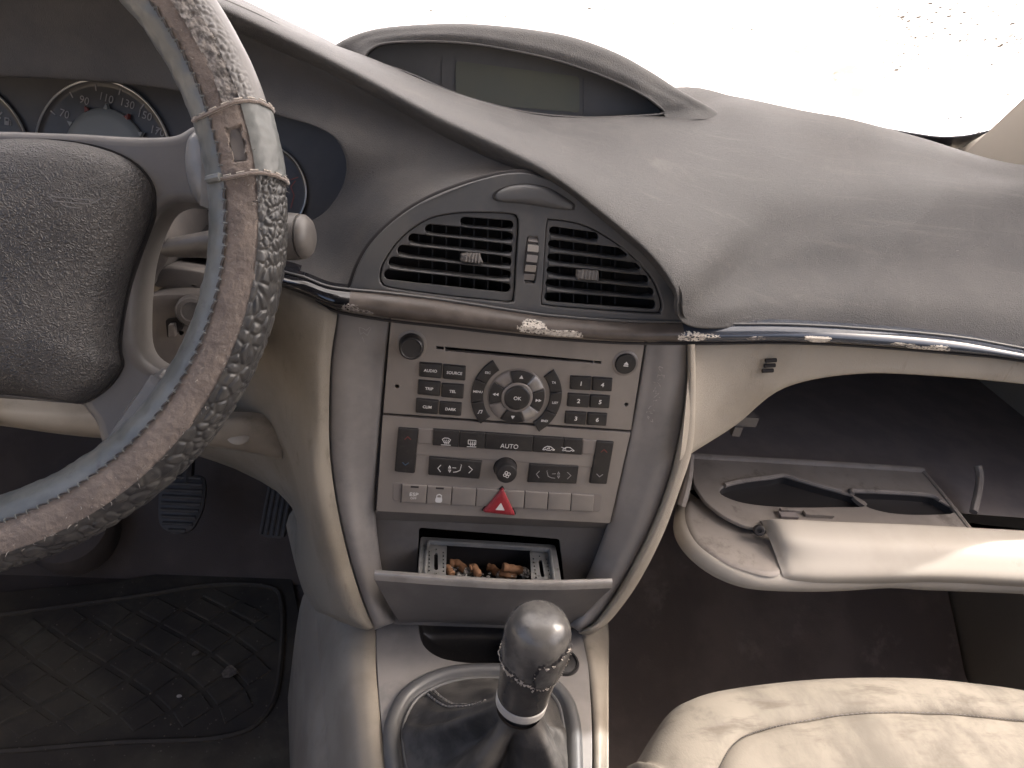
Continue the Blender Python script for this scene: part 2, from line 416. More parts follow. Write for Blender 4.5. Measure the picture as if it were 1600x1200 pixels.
M['sleeve'] = mat('pale_spoke_leather', (.15, .148, .145), (.21, .205, .198), rough=.3, nscale=30, fine=350, fstr=.15, c3=(.13, .125, .12), n3=60)
M['frit'] = mat('black_frit', (.020, .021, .030), rough=.35)
M['speck'] = bpy.data.materials.new('dirt_speck'); M['speck'].use_nodes = True
n_ = M['speck'].node_tree; n_.nodes.clear(); a_ = n_.nodes.new('ShaderNodeOutputMaterial'); b_ = n_.nodes.new('ShaderNodeBsdfTranslucent'); b_.inputs[0].default_value = (.13, .115, .10, 1); n_.links.new(b_.outputs[0], a_.inputs[0])
def glass():
    m = bpy.data.materials.new('dusty_glass'); m.use_nodes = True; n = m.node_tree; n.nodes.clear(); L = n.links.new
    out = n.nodes.new('ShaderNodeOutputMaterial')
    tr = n.nodes.new('ShaderNodeBsdfTransparent'); tr.inputs[0].default_value = (.93, .95, .94, 1)
    tl = n.nodes.new('ShaderNodeBsdfTranslucent'); fn = n.nodes.new('ShaderNodeTexNoise'); fn.inputs['Scale'].default_value = 3.2; fn.inputs['Detail'].default_value = 9; fn.inputs['Roughness'].default_value = .7
    fr_ = n.nodes.new('ShaderNodeMapRange'); fr_.inputs[1].default_value = .42; fr_.inputs[2].default_value = .68; fm = n.nodes.new('ShaderNodeMix'); fm.data_type = 'RGBA'
    fm.inputs['A'].default_value = (.86, .86, .88, 1); fm.inputs['B'].default_value = (.20, .185, .165, 1)
    L(fn.outputs['Fac'], fr_.inputs[0]); L(fr_.outputs[0], fm.inputs['Factor']); L(fm.outputs['Result'], tl.inputs[0])
    df = n.nodes.new('ShaderNodeBsdfDiffuse'); df.inputs[0].default_value = (.28, .25, .21, 1)
    tc = n.nodes.new('ShaderNodeTexCoord'); L(tc.outputs['Object'], fn.inputs['Vector'])
    a = n.nodes.new('ShaderNodeTexNoise'); a.inputs['Scale'].default_value = 9; a.inputs['Detail'].default_value = 8; L(tc.outputs['Object'], a.inputs['Vector'])
    r = n.nodes.new('ShaderNodeMapRange'); r.inputs[1].default_value = .3; r.inputs[2].default_value = .7; r.inputs[3].default_value = .90; r.inputs[4].default_value = .99; L(a.outputs['Fac'], r.inputs[0])
    m1 = n.nodes.new('ShaderNodeMixShader'); L(r.outputs[0], m1.inputs[0]); L(tr.outputs[0], m1.inputs[1]); L(tl.outputs[0], m1.inputs[2])
    b = n.nodes.new('ShaderNodeTexNoise'); b.inputs['Scale'].default_value = 95; b.inputs['Detail'].default_value = 3; L(tc.outputs['Object'], b.inputs['Vector'])
    r2 = n.nodes.new('ShaderNodeMapRange'); r2.inputs[1].default_value = .63; r2.inputs[2].default_value = .74; r2.inputs[4].default_value = .5; L(b.outputs['Fac'], r2.inputs[0])
    m2 = n.nodes.new('ShaderNodeMixShader'); L(r2.outputs[0], m2.inputs[0]); L(m1.outputs[0], m2.inputs[1]); L(df.outputs[0], m2.inputs[2])
    L(m2.outputs[0], out.inputs[0]); return m
M['glass'] = glass()

# ================================================================== THE SETTING
def struct(name, VF, m): return tag(mk(name, *VF, m, smooth=False), kind='structure')
struct('ground', ([(-400, -400, -.35), (400, -400, -.35), (400, 400, -.35), (-400, 400, -.35)], [(0, 1, 2, 3)]), M['earth'])
struct('floor', box(-.76, .76, -1.9, .62, -.05, 0), M['carpet'])
M['carpetp'] = mat('lightened_carpet', (.24, .20, .185), (.18, .15, .14), rough=.95, nscale=7, fine=500, fstr=.7, c3=(.29, .25, .23), n3=12)  # paler copy of the floor carpet, brightening this dim footwell through its colour
gx = []
for i, yv in enumerate(np.linspace(-.9, .42, 34)):
    row = []
    for xv in np.linspace(.115, .75, 40):
        z = .02 + max(0, yv - .12) * .75 + .012 * noise.noise(Vector((xv * 4, yv * 4, 0))) + .006 * abs(noise.noise(Vector((xv * 9 + yv * 5, yv * 3, 2))))
        z += .014 * math.exp(-((xv - .52 - (yv - .1) * .45) / .02) ** 2) + .010 * math.exp(-((xv - .34 + (yv - .1) * .3) / .018) ** 2)
        row.append((xv, yv, z))
    gx.append(row)
V_, F_ = gridmesh(np.array(gx)); o = mk('carpet_ground', V_, F_, M['carpetp']); tag(o, kind='structure')
struct('firewall', ([(-.76, .30, .0), (.76, .30, .0), (.76, .5, .25), (-.76, .5, .25), (-.76, .5, .66), (.76, .5, .66), (-.76, .7, .66), (.76, .7, .66)], [(0, 1, 2, 3), (3, 2, 5, 4), (4, 5, 7, 6)]), M['carpet'])
struct('roof', box(-.66, .66, -1.9, -.12, 1.215, 1.25), M['trimshell'])
struct('wall_left', join([box(-.80, -.76, -1.9, .7, -.1, .06), box(-.80, -.76, -1.9, .18, .06, .34), box(-.80, -.76, .18, .7, .06, .7)]), M['trimshell'])  # unseen left side, its height set to limit light in the footwell
struct('wall_right_sun_block', join([box(.76, .80, -1.9, .7, -.1, .60), ([(.755, .085, .595), (.755, .66, .595), (.61, .085, 1.06), (.60, -.2, 1.25), (.645, .3, .925), (.79, .085, .595), (.79, .66, .595), (.69, .085, 1.08), (.69, -.2, 1.25), (.74, .3, .93)], [(0, 1, 4, 2), (5, 7, 9, 6), (0, 2, 7, 5), (1, 6, 9, 4), (2, 4, 9, 7), (0, 5, 6, 1)])]), M['trimshell'])  # unseen right side; front panel above the sill added to keep sun off dash
struct('wall_back', box(-.76, .76, -1.94, -1.9, -.1, .85), M['trimshell'])

# ================================================================== WINDSCREEN
PG = Plane((0, .62, .69), (1, 0, 0), (0, -.77, .54))
ws = thing('windscreen', 'dusty sunlit windscreen glass with black dotted lower border', 'windscreen', (0, .62, .69))
mk('glass', [PG.w(-.95, -.04), PG.w(.95, -.04), PG.w(.58, .98), PG.w(-.58, .98)], [(0, 1, 2, 3)], M['glass'], ws, smooth=False)
fp = [(1000, 150), (1150, 174), (1250, 182), (1316, 185.5), (1381, 197.5), (1432, 206.5), (1469, 211), (1502, 210), (1530, 205), (1556, 198), (1600, 182), (1640, 160), (1700, 125)]
fc_ = cr(PG.uvs(fp), 14)
lo_ = [p + np.array([0, -.09]) for p in fc_]
plate('border_band', [ccw([tuple(p) for p in fc_] + [tuple(p) for p in lo_[::-1]])], PG, .002, .004, M['frit'], ws)
teeth = []
L_ = cr(fc_, 3); dist = 0; last = None
acc = np.concatenate([[0], np.cumsum(np.linalg.norm(np.diff(L_, axis=0), axis=1))])
for s in np.arange(0, acc[-1], .0036):
    p = np.array([np.interp(s, acc, L_[:, 0]), np.interp(s, acc, L_[:, 1])])
    q = np.array([np.interp(s + .0019, acc, L_[:, 0]), np.interp(s + .0019, acc, L_[:, 1])])
    t = q - p; nn = np.array([-t[1], t[0]]); nn /= np.linalg.norm(nn) + 1e-9
    V = [PG.w(*p, .003), PG.w(*q, .003), PG.w(*((p + q) / 2 + nn * .0055), .003)]
    teeth.append((V, [(0, 1, 2)]))
V, Fc = join(teeth)
tag(mk('border_teeth', V, Fc, M['frit'], ws, smooth=False), kind='stuff')
u0, v0 = PG.uv(1490, 183)
lines = []
for i in range(26):
    a = u0 + rng.uniform(-.016, .016); b = v0 + rng.choice([-.006, 0, .007, .016]) ; l = rng.uniform(.002, .007)
    lines.append([(a, b), (a + l, b + rng.uniform(-.002, .002))])
stroke('glass_stamp', lines, .0017, PG, .003, M['grey_print'], ws)
parts = []
for i in range(620):
    if i < 260: x, y = rng.uniform(1380, 1600), rng.uniform(90, 205)
    elif i < 440: x, y = rng.uniform(1400, 1600), rng.uniform(0, 90)
    else: x, y = rng.uniform(330, 1400), rng.uniform(0, 60)
    if i % 5 and 900 < x < 1350: continue
    u, v = PG.uv(x, y); r0 = rng.uniform(.0006, .0022) * (1.4 if rng.random() < .1 else 1); ang = rng.uniform(0, 3.1); e = rng.uniform(.4, 1)
    V = [PG.w(u + r0 * math.cos(t) * math.cos(ang) - r0 * e * math.sin(t) * math.sin(ang), v + r0 * math.cos(t) * math.sin(ang) + r0 * e * math.sin(t) * math.cos(ang), .003) for t in np.linspace(0, 6.28, 8)[:-1]]
    parts.append((V, [tuple(range(7))]))
V, Fc = join(parts); tag(mk('dirt_specks', V, Fc, M['speck'], ws, smooth=False), kind='stuff')
# pillar trim at the right-hand lower corner of the windscreen
pl_px = [(1490, 262), (1505, 246), (1525, 234), (1567, 210), (1600, 187), (1660, 140), (1760, 80), (1900, 60), (1860, 200), (1760, 290), (1600, 300)]
pil = plate('windscreen_pillar', [ccw([tuple(p) for p in cr([PG.uv(x, y, .03) for x, y in pl_px], 4, closed=True)])], PG, .008, .04, M['beige'], None, .010, 3, 60)
tag(pil, 'beige pillar trim rising beside the lower corner of the windscreen', 'pillar')

# ================================================================== DASHBOARD
dash = thing('dashboard', 'dusty charcoal dashboard with curved hood, beige lower half and display pod', 'dashboard', (0, .1, .3))
def yy(L): return [UY(*p) for p in L]
def drop(p, dz): p = np.array(p); p[2] -= dz; return p
cols = [
 [(-160, -120, .10), (-154, -128, .11), (-147, -130, .14), (-135, -128, .17), (-120, -124, .2), (-100, -118, .25), (-75, -108, .32), (-40, -95, .45)],
 [(30, -92, .10), (36, -100, .11), (43, -102, .14), (55, -100, .17), (70, -96, .2), (90, -90, .25), (115, -80, .32), (150, -67, .45)],
 [(200, -50, .10), (206, -58, .11), (213, -60, .14), (225, -58, .17), (240, -54, .2), (260, -48, .25), (285, -38, .32), (320, -25, .45)],
 [(340, 8, .105), (345, 1, .115), (352, -2, .14), (362, 0, .17), (375, 4, .2), (390, 10, .25), (410, 18, .32), (440, 28, .45)],
 [(450, 60, .11), (455, 53, .12), (462, 49, .14), (470, 50, .17), (480, 54, .2), (490, 59, .25), (505, 66, .32), (530, 72, .45)],
 [(560, 115, .10), (565, 107, .112), (572, 100, .13), (579, 95, .155), (584, 93, .18), (590, 96, .21), (600, 110, .27), (610, 118, .45)],
 [(680, 180, .08), (685, 172, .09), (692, 162, .115), (697, 154, .135), (702, 147, .155), (706, 143, .178), (712, 152, .25), (720, 160, .45)],
 [(800, 236, .05), (806, 226, .062), (812, 212, .09), (817, 198, .12), (820, 186, .15), (822, 176, .178), (826, 186, .24), (830, 194, .45)],
 [(870, 275, .03), (880, 262, .042), (890, 245, .072), (896, 226, .108), (901, 207, .142), (905, 184, .185), (908, 190, .25), (912, 196, .45)],
 [(950, 335, .02), (965, 318, .034), (985, 293, .062), (1003, 265, .10), (1015, 232, .145), (1028, 181, .222), (1040, 184, .29), (1066, 141, .42)],
 [(1020, 395, .006), (1040, 378, .018), (1067, 350, .045), (1093, 310, .09), (1115, 265, .14), (1128, 205, .222), (1138, 163, .30), (1146, 150, .42)],
 [(1058, 448, -.006), (1082, 428, .007), (1120, 390, .042), (1160, 340, .085), (1193, 287, .13), (1212, 225, .205), (1222, 178, .30), (1226, 167, .42)],
 [(1076, 503, -.004), (1110, 480, .010), (1160, 430, .050), (1220, 370, .087), (1270, 305, .127), (1298, 243, .205), (1312, 188, .30), (1314, 186, .42)],
 [(1200, 506, .028), (1225, 470, .042), (1270, 420, .072), (1330, 360, .10), (1385, 297, .142), (1415, 250, .21), (1430, 217, .29), (1424, 214, .45)],
 [(1400, 514, .038), (1410, 470, .050), (1440, 420, .078), (1490, 360, .108), (1538, 300, .155), (1564, 276, .215), (1578, 257, .29), (1572, 255, .45)],
 [(1600, 545, .045), (1612, 490, .058), (1640, 430, .085), (1680, 370, .115), (1720, 315, .165), (1742, 282, .22), (1756, 268, .29), (1750, 264, .45)],
 [(1860, 590, .05), (1872, 530, .065), (1900, 465, .09), (1940, 400, .12), (1980, 345, .17), (2000, 315, .22), (2015, 300, .29), (2010, 296, .45)]]
G = np.array([[UY(*p) for p in c] for c in cols])            # (cols, 8, 3)
def below(a, b, d): return np.array([UY(c[0][0] - (4 if i < 12 else 0), c[0][1] + ((a if i < 8 else b) if i < 12 else 6), c[0][2] + d) for i, c in enumerate(cols)])
row0 = below(30, 15, .022); row1 = below(25, 12, .009); row2 = below(11, 6, .0012)
lastr = G[:, -1].copy(); lastr[:, 1] = .60; lastr[:, 2] -= .03
rowsP = [row0, row1, row2] + [G[:, k] for k in range(8)] + [lastr]
pad = loftobj('top_pad', ext(rowsP, (-.35, .02, 0), (.12, .02, -.01)), M['pad'], dash, 6, 8, sharp=80)
solid(pad, .004)
# driver's side face round the instruments
inner = [(-160, 104, .13), (0, 116, .13), (100, 121, .13), (200, 129, .13), (300, 144, .125), (420, 174, .115), (510, 203, .10), (545, 243, .09), (541, 287, .088), (512, 330, .088), (472, 354, .090), (430, 366, .094), (330, 363, .105), (200, 350, .11)]
outer = [(-164, -107, .108), (26, -79, .108), (120, -63, .108), (196, -37, .108), (336, 21, .113), (446, 73, .118), (676, 193, .088), (835, 262, .052), (735, 286, .036), (622, 342, .030), (546, 444, .024), (440, 428, .036), (330, 402, .06), (200, 385, .08)]
I3, O3 = np.array(yy(inner)), np.array(yy(outer))
m1 = I3 * .67 + O3 * .33; m2 = I3 * .33 + O3 * .67
m1[:, 1] += .006; m2[:, 1] += .006
i0 = I3.copy(); i0[:, 1] += .004
O4 = O3 + np.array([0, .014, .010]); O4[6:8] = O3[6:8] + np.array([0, .012, .002]); O4[8:] = O3[8:] + np.array([0, .01, 0])
loftobj('driver_side_pad', ext([i0, I3, m1, m2, O3, O4], (-.35, .02, 0), (-.45, .02, 0)), M['padf'], dash, 5, 7, sharp=80, flip=True)
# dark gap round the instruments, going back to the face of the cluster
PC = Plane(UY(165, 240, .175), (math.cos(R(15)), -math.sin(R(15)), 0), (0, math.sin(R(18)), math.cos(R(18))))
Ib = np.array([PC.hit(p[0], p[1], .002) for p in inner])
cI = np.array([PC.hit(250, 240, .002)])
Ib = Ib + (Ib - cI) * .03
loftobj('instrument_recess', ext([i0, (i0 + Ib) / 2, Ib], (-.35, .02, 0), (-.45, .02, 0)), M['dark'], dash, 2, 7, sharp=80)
# display pod
edge = [(570, 92, .203), (583, 75, .21), (612, 67.5, .213), (680, 66, .216), (740, 70, .217), (800, 80, .218), (860, 93, .218), (920, 112, .218), (970, 132, .219), (1005, 150, .22), (1025, 164, .222), (1036, 177, .225), (1046, 190, .222)]
bulge = [(548, 92, .214), (560, 68, .216), (600, 55, .216), (682, 50, .217), (746, 53, .218), (811, 63, .219), (875, 77, .219), (938, 97, .22), (988, 119, .222), (1030, 142, .228), (1064, 158, .238), (1086, 172, .245), (1100, 186, .244)]
sil = [(512, 86, .235), (530, 66, .232), (590, 45, .232), (690, 37, .235), (755, 38.5, .236), (830, 46, .237), (895, 58, .238), (960, 81, .24), (1010, 108, .245), (1055, 137, .252), (1088, 156, .262), (1116, 172, .275), (1135, 186, .282)]
B_ = np.array(yy(sil)); bk = B_.copy(); bk[:, 1] += .07; bk[:, 2] -= .022; bk2 = B_.copy(); bk2[:, 1] += .16; bk2[:, 2] -= .07
pin = np.array(yy(edge)); pin[:, 1] += .004
loftobj('display_hood', [yy(edge), yy(bulge), B_, bk, bk2], M['pad'], dash, 7, 7, sharp=80)
lip = [(1034, 176, .225), (1000, 181.5, .213), (950, 184, .196), (900, 184, .186), (820, 176, .178), (740, 156, .172), (690, 138, .178), (650, 120, .186), (610, 105, .196), (570, 92, .203)]
loop = np.array(yy(edge[:-1]) + yy(lip)[1:-1])
back = loop.copy()
PS = Plane(UY(800, 125, .262), (1, 0, 0), (0, .22, 1))
cpx = np.array([800., 128.])
lpx = np.array([(p[0], p[1]) for p in edge[:-1]] + [(p[0], p[1]) for p in lip[1:-1]])
back = np.array([PS.hit(*(cpx + (p - cpx) * np.array([.975, .97]))) for p in lpx])
rimline = loop.copy(); rimline[:, 1] += .003
V, Fc = gridmesh(surf([loop, loop * .55 + back * .45, back], 3, 4, closed=True), closed=True)
mk('display_recess', V, Fc, M['padf'], dash, sharp=80)
pth = cr(loop - np.array([0, .0012, -.0006]), 4, closed=True)
V, Fc = tube(np.concatenate([pth, pth[:1]]), .0011, 6, cap=False); mk('display_rim', V, Fc, M['padf'], dash)
wpx = [tuple(cpx + (p - cpx) * np.array([1.0, 1.03])) for p in lpx]
scr = plate('display_screen', [ccw([tuple(q) for q in cr(PS.uvs(wpx), 4, closed=True)])], PS, -.006, -.001, M['lcdw'], dash)
plate('display_glass', [quad((712, 95), (905, 120), (905, 176), (712, 160), PS, 0, .004)], PS, -.0008, .0006, M['lcd'], scr)
for x0 in (690, 912):
    plate('display_divider', [quad((x0, 92 + (x0 - 690) * .13), (x0 + 2, 92 + (x0 - 690) * .13), (x0 + 2, 180), (x0, 180), PS, 0, .0002)], PS, -.0008, .0003, M['lcdw'], scr)
# beige lower half, driver's side
def hh(L): return [PP.hit(*p) for p in L]
def mixrow(hs, ys): return [PP.hit(*p) for p in hs] + [UY(*p) for p in ys]
rowsL = [
 mixrow([(527, 482, .000), (505, 473, .000)], [(470, 457, .022), (438, 442, .032), (400, 425, .05), (300, 400, .09)]),
 mixrow([(526, 500, .003), (504, 492, .007)], [(470, 480, .015), (436, 470, .030), (395, 455, .052), (300, 430, .09)]),
 mixrow([(517, 560, .003), (496, 560, .009)], [(466, 560, .010), (430, 560, .042), (390, 555, .06), (300, 540, .09)]),
 mixrow([(514, 640, .003), (496, 642, .010)], [(470, 650, .003), (442, 660, .04), (400, 645, .06), (300, 630, .09)]),
 mixrow([(516, 716, .003), (498, 720, .011), (480, 724, .006)], [(458, 722, .025), (438, 712, .055), (330, 690, .10)]),
 mixrow([(528, 800, .003), (510, 805, .012), (492, 808, .007)], [(478, 806, .01), (470, 800, .05), (455, 790, .12)]),
 mixrow([(547, 880, .003), (530, 886, .012), (510, 892, .008)], [(492, 892, -.008), (478, 885, .04), (462, 880, .12)]),
 mixrow([(568, 945, .003), (554, 952, .012), (534, 956, .009)], [(514, 955, -.02), (498, 948, .03), (480, 940, .12)]),
 mixrow([(582, 977, .002), (574, 980, .010), (558, 977, .008)], [(534, 968, -.025), (514, 962, .02), (495, 955, .11)]),
 mixrow([(583, 981, -.006), (575, 984, -.002), (560, 982, -.002)], [(538, 974, -.01), (518, 968, .03), (498, 960, .12)])]
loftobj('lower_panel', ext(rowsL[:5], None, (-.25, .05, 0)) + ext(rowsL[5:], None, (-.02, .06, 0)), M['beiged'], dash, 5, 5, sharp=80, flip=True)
# beige lower half, passenger's side, ending at the glove box opening
top_ = [(1074, 536, .017), (1120, 535, .020), (1200, 534, .024), (1300, 535, .028), (1400, 542, .032), (1500, 552, .037), (1600, 563, .042), (1760, 585, .05)]
mid_ = [(1074, 600, .0), (1110, 595, .010), (1165, 590, .018), (1250, 566, .024), (1370, 566, .030), (1480, 572, .034), (1600, 583, .040), (1760, 603, .05)]
low_ = [(1066, 690, -.014), (1090, 672, .0), (1140, 638, .012), (1215, 600, .02), (1330, 578, .027), (1470, 583, .033), (1600, 594, .040), (1760, 612, .05)]
bot_ = [(1062, 718, -.016), (1086, 703, .002), (1150, 662, .016), (1225, 606, .023), (1340, 584, .029), (1470, 588, .035), (1600, 600, .042), (1760, 618, .052)]
bt2 = [UY(p[0], p[1] - 1, p[2] + .012) for p in bot_]
loftobj('lower_panel', ext([yy(top_), yy(mid_), yy(low_), yy(bot_), bt2], None, (.25, .03, 0)), M['beige'], dash, 6, 7, sharp=80, flip=True)
for a, b, c in ((1196, 1213, 563), (1194, 1211, 571), (1191, 1208, 579)):
    q = UY((a + b) / 2, c, .0187); d0 = UY(a, c + .6, .0187); d1 = UY(b, c - .3, .0187)
    V, Fc = tube([d0, d1], .0017, 10); mk('speaker_slot', V, Fc, M['void'], dash)
# beige edge that follows the stack down to the console (passenger's side)
gi = [(1073, 538), (1072, 600), (1061, 680), (1041, 760), (1011, 835), (971, 910), (932, 968), (908, 985)]
go = [(1086, 538), (1087, 620), (1082, 700), (1062, 765), (1034, 840), (996, 913), (957, 966), (931, 987)]
rS = []
for k in range(8):
    a, b = np.array(gi[k]), np.array(go[k])
    rS.append([PP.hit(*a, -.003), PP.hit(*(a * .8 + b * .2), .007), PP.hit(*(a * .45 + b * .55), .010), PP.hit(*b, .004), PP.hit(*(b - [6, 0]), -.03), PP.hit(*(b - [10, 2]), -.07)])
rS.append([PP.hit(903, 989, -.01), PP.hit(908, 991, -.006), PP.hit(918, 993, -.006), PP.hit(925, 991, -.01), PP.hit(920, 990, -.03), PP.hit(915, 988, -.06)])
loftobj('stack_edge', rS, M['beige'], dash, 6, 5, sharp=80)
# knee panel under the steering column
kp = [[(-80, 612, .02), (0, 622, .02), (130, 630, .03), (330, 642, .05), (400, 645, .055), (428, 655, .058), (438, 670, .06)],
      [(-80, 640, .005), (0, 648, .005), (130, 655, .015), (320, 660, .035), (400, 665, .045), (430, 675, .05), (440, 690, .052)],
      [(-80, 655, .01), (0, 664, .01), (130, 680, .015), (310, 692, .035), (400, 706, .045), (430, 714, .05), (441, 716, .052)],
      [(-80, 655, .05), (0, 664, .05), (130, 682, .05), (310, 695, .07), (400, 708, .08), (430, 714, .085), (441, 716, .085)]]
loftobj('knee_panel', ext([yy(r) for r in kp], (-.35, .03, 0)), M['beigec'], dash, 6, 6, sharp=70, flip=True)
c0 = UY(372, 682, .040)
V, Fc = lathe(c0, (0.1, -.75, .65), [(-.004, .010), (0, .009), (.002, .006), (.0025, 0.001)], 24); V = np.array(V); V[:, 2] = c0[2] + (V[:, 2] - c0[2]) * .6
mk('sun_glint_disc', V, Fc, M['lid'], dash)  # pale raised disc standing in for a sun glint on the panel

# ================================================================== CENTRE STACK FRAME
stack = thing('centre_stack', 'curved grey side frame and hollow panel that hold radio and ashtray', 'console frame', (0, 0, .33))
LO = [(528, 484), (518, 560), (515, 640), (517, 716), (529, 800), (548, 880), (569, 945), (584, 979)]
LI = [(612, 492), (603, 570), (596.5, 645), (589.5, 722), (587, 800), (594, 870), (606, 930), (618, 966)]
RO = [(1074, 538), (1072, 600), (1061, 680), (1041, 760), (1011, 835), (971, 910), (932, 968), (909, 984)]
RI = [(1009, 530), (1000, 590), (987, 660), (970, 740), (951, 812), (926, 880), (900, 935), (884, 968)]
def frame_rows(O, I):
    rows = []
    for k, (a, b) in enumerate(zip(O, I)):
        a, b = np.array(a, float), np.array(b, float); f = k / 7
        dp = -.002 - .020 * max(0, f - .45) * 1.8
        rows.append([PP.hit(*a, -.008), PP.hit(*(a + (b - a) * .02), .0012), PP.hit(*(a * .72 + b * .28), .004), PP.hit(*(a * .45 + b * .55), .003 - .004 * f),
                     PP.hit(*(a * .22 + b * .78), .0005 + dp * .5), PP.hit(*(b + (a - b) * .03), -.0004 + dp), PP.hit(*b, -.010 + dp)])
    a, b = np.array(O[-1], float), np.array(I[-1], float)
    rows.append([PP.hit(*(p + np.array([0, 6])), h) for p, h in zip([a, a * .8 + b * .2, a * .7 + b * .3, a * .5 + b * .5, a * .25 + b * .75, b, b], (-.02, -.014, -.012, -.014, -.018, -.025, -.03))])
    return rows
loftobj('side_frame', frame_rows(LO, LI), M['frame'], stack, 6, 4, sharp=80)
loftobj('side_frame', frame_rows(RO, RI), M['frame'], stack, 6, 4, sharp=80, flip=True)
# hollow under the controls
hole = roundpoly(PP.uvs([(655, 824), (874, 842), (884, 935), (650, 925)], -.020), .003)
outl = [(584, 795), (957, 815), (940, 860), (915, 920), (890, 985), (612, 975), (598, 900), (588, 840)]
rec = [[PP.hit(586, 798, -.003), PP.hit(700, 804, -.003), PP.hit(830, 811, -.003), PP.hit(955, 815, -.003)],
       [PP.hit(588, 812, -.016), PP.hit(700, 816, -.019), PP.hit(830, 822, -.019), PP.hit(950, 826, -.016)]]
plate('hollow_panel', [ccw(roundpoly(PP.uvs(outl, -.020), .004)), hole], PP, -.024, -.0195, M['recess'], stack, .0005)
loftobj('hollow_edge', rec, M['recess'], stack, 4, 4, flip=True)
for (a, b) in (((600, 835), (603, 905)), ((938, 852), (914, 915))):
    pass
for (x, y) in ((706, 810), (831, 817)):
    u, v = PP.uv(x, y, -.019)
    plate('clip_slot', [rr(u, v, .0012, .0045, .0003)], PP, -.0194, -.0188, M['void'], stack)
u0, v0 = PP.uv(655, 824, -.02); u1, v1 = PP.uv(880, 930, -.02)
V, Fc = [], []
hb = [PP.w(u, v, h) for h in (-.0215, -.10) for u, v in ((u0, v0), (u1, v0), (u1, v1), (u0, v1))]
mk('ashtray_housing', hb, [(0, 1, 5, 4), (1, 2, 6, 5), (2, 3, 7, 6), (3, 0, 4, 7), (4, 5, 6, 7)], M['void'], stack, smooth=False)
# scratched scribble on both sides of the frame
def fr(x, y): return PP.uv(x, y, .004)
stroke('scratch', [[fr(561, 511), fr(563, 522), fr(568, 519), fr(574, 524), fr(580, 512)], [fr(562, 511), fr(568, 513), fr(572, 516), fr(578, 511)], [fr(566, 526), fr(569, 534)]], .0004, PP, .0046, M['grey_print'], stack)
sc = []
for cx_, cy_ in ((1032, 592), (1026, 604), (1024, 620), (1017, 638), (1015, 650), (1034, 580)):
    pts = [fr(cx_ + 5 * math.cos(t * 1.9 + cx_) + rng.uniform(-1.5, 1.5), cy_ + 7 * math.sin(t * 1.3) + rng.uniform(-2, 2)) for t in np.linspace(0, 4.2, 12)]
    sc.append(pts[:5]); sc.append(pts[6:])
stroke('scratch', sc, .00042, PP, .0048, M['peelg'], stack)

# ================================================================== TRIM STRIP
trim = thing('trim_strip', 'glossy dark trim strip with peeling lacquer across the dashboard', 'trim', (0, 0, .59))
tt = [(380, 402, .050), (439, 426, .032), (475, 436, .021), (511, 450, .014), (548, 455.5, .011), (607, 461, .0095), (695, 472, .009), (800, 488, .009), (870, 497, .0095), (975, 504.5, .011), (1066, 506, .014), (1112, 509, .016), (1225, 509.5, .018), (1337, 515, .022), (1487, 528, .029), (1600, 547, .036), (1800, 585, .046)]
tb = [(380, 418, .050), (438, 447, .032), (475, 461, .021), (519, 481, .012), (545, 488, .008), (607, 498, .006), (695, 508, .005), (800, 520, .005), (870, 527, .0055), (975, 533.5, .0075), (1062, 534.5, .012), (1112, 534.5, .015), (1225, 533.5, .018), (1337, 538, .022), (1487, 550, .029), (1600, 562.5, .036), (1800, 600, .046)]
T3, B3 = np.array(yy(tt)), np.array(yy(tb))
def trim_rows(i0, i1):
    t, b = T3[i0:i1 + 1], B3[i0:i1 + 1]
    out = []
    for s, dy in ((0, .012), (-.02, .001), (.12, -.0045), (.40, -.0075), (.72, -.006), (.93, -.001), (1.0, .004), (.98, .022)):
        r = t * (1 - s) + b * s; r[:, 1] += dy; out.append(r)
    return out
loftobj('strip_section', ext(trim_rows(0, 4), (-.45, .08, .02)), M['gloss'], trim, 4, 8, sharp=80, flip=True)
loftobj('strip_section', trim_rows(4, 10), M['glossd'], trim, 4, 8, sharp=80, flip=True)
loftobj('strip_section', ext(trim_rows(10, 16), None, (.22, .025, 0)), M['glossb'], trim, 4, 8, sharp=80, flip=True)
# lower dark bead of the strip
bead = cr(B3, 6); bead[:, 1] -= .0005; bead[:, 2] -= .0012
V, Fc = tube(bead, .0013, 6); mk('lower_bead', V, Fc, M['dark'], trim)
tope = cr(T3, 6); tope[:, 1] += .001; tope[:, 2] += .0012
V, Fc = tube(tope, .0011, 6); mk('upper_bead', V, Fc, M['vent'], trim)
def strip_pt(x, s):
    """point on the strip front at picture column x, s across (0 top, 1 bottom)."""
    xs = [p[0] for p in tt]
    i = max(0, min(len(xs) - 2, int(np.searchsorted(xs, x)) - 1)); f = (x - xs[i]) / (xs[i + 1] - xs[i])
    t = T3[i] * (1 - f) + T3[i + 1] * f; b = B3[i] * (1 - f) + B3[i + 1] * f
    p = t * (1 - s) + b * s
    p[1] += np.interp(s, (0, .12, .40, .72, .93, 1), (-.002, -.0045, -.0075, -.006, -.001, .003)) - .0006
    return p
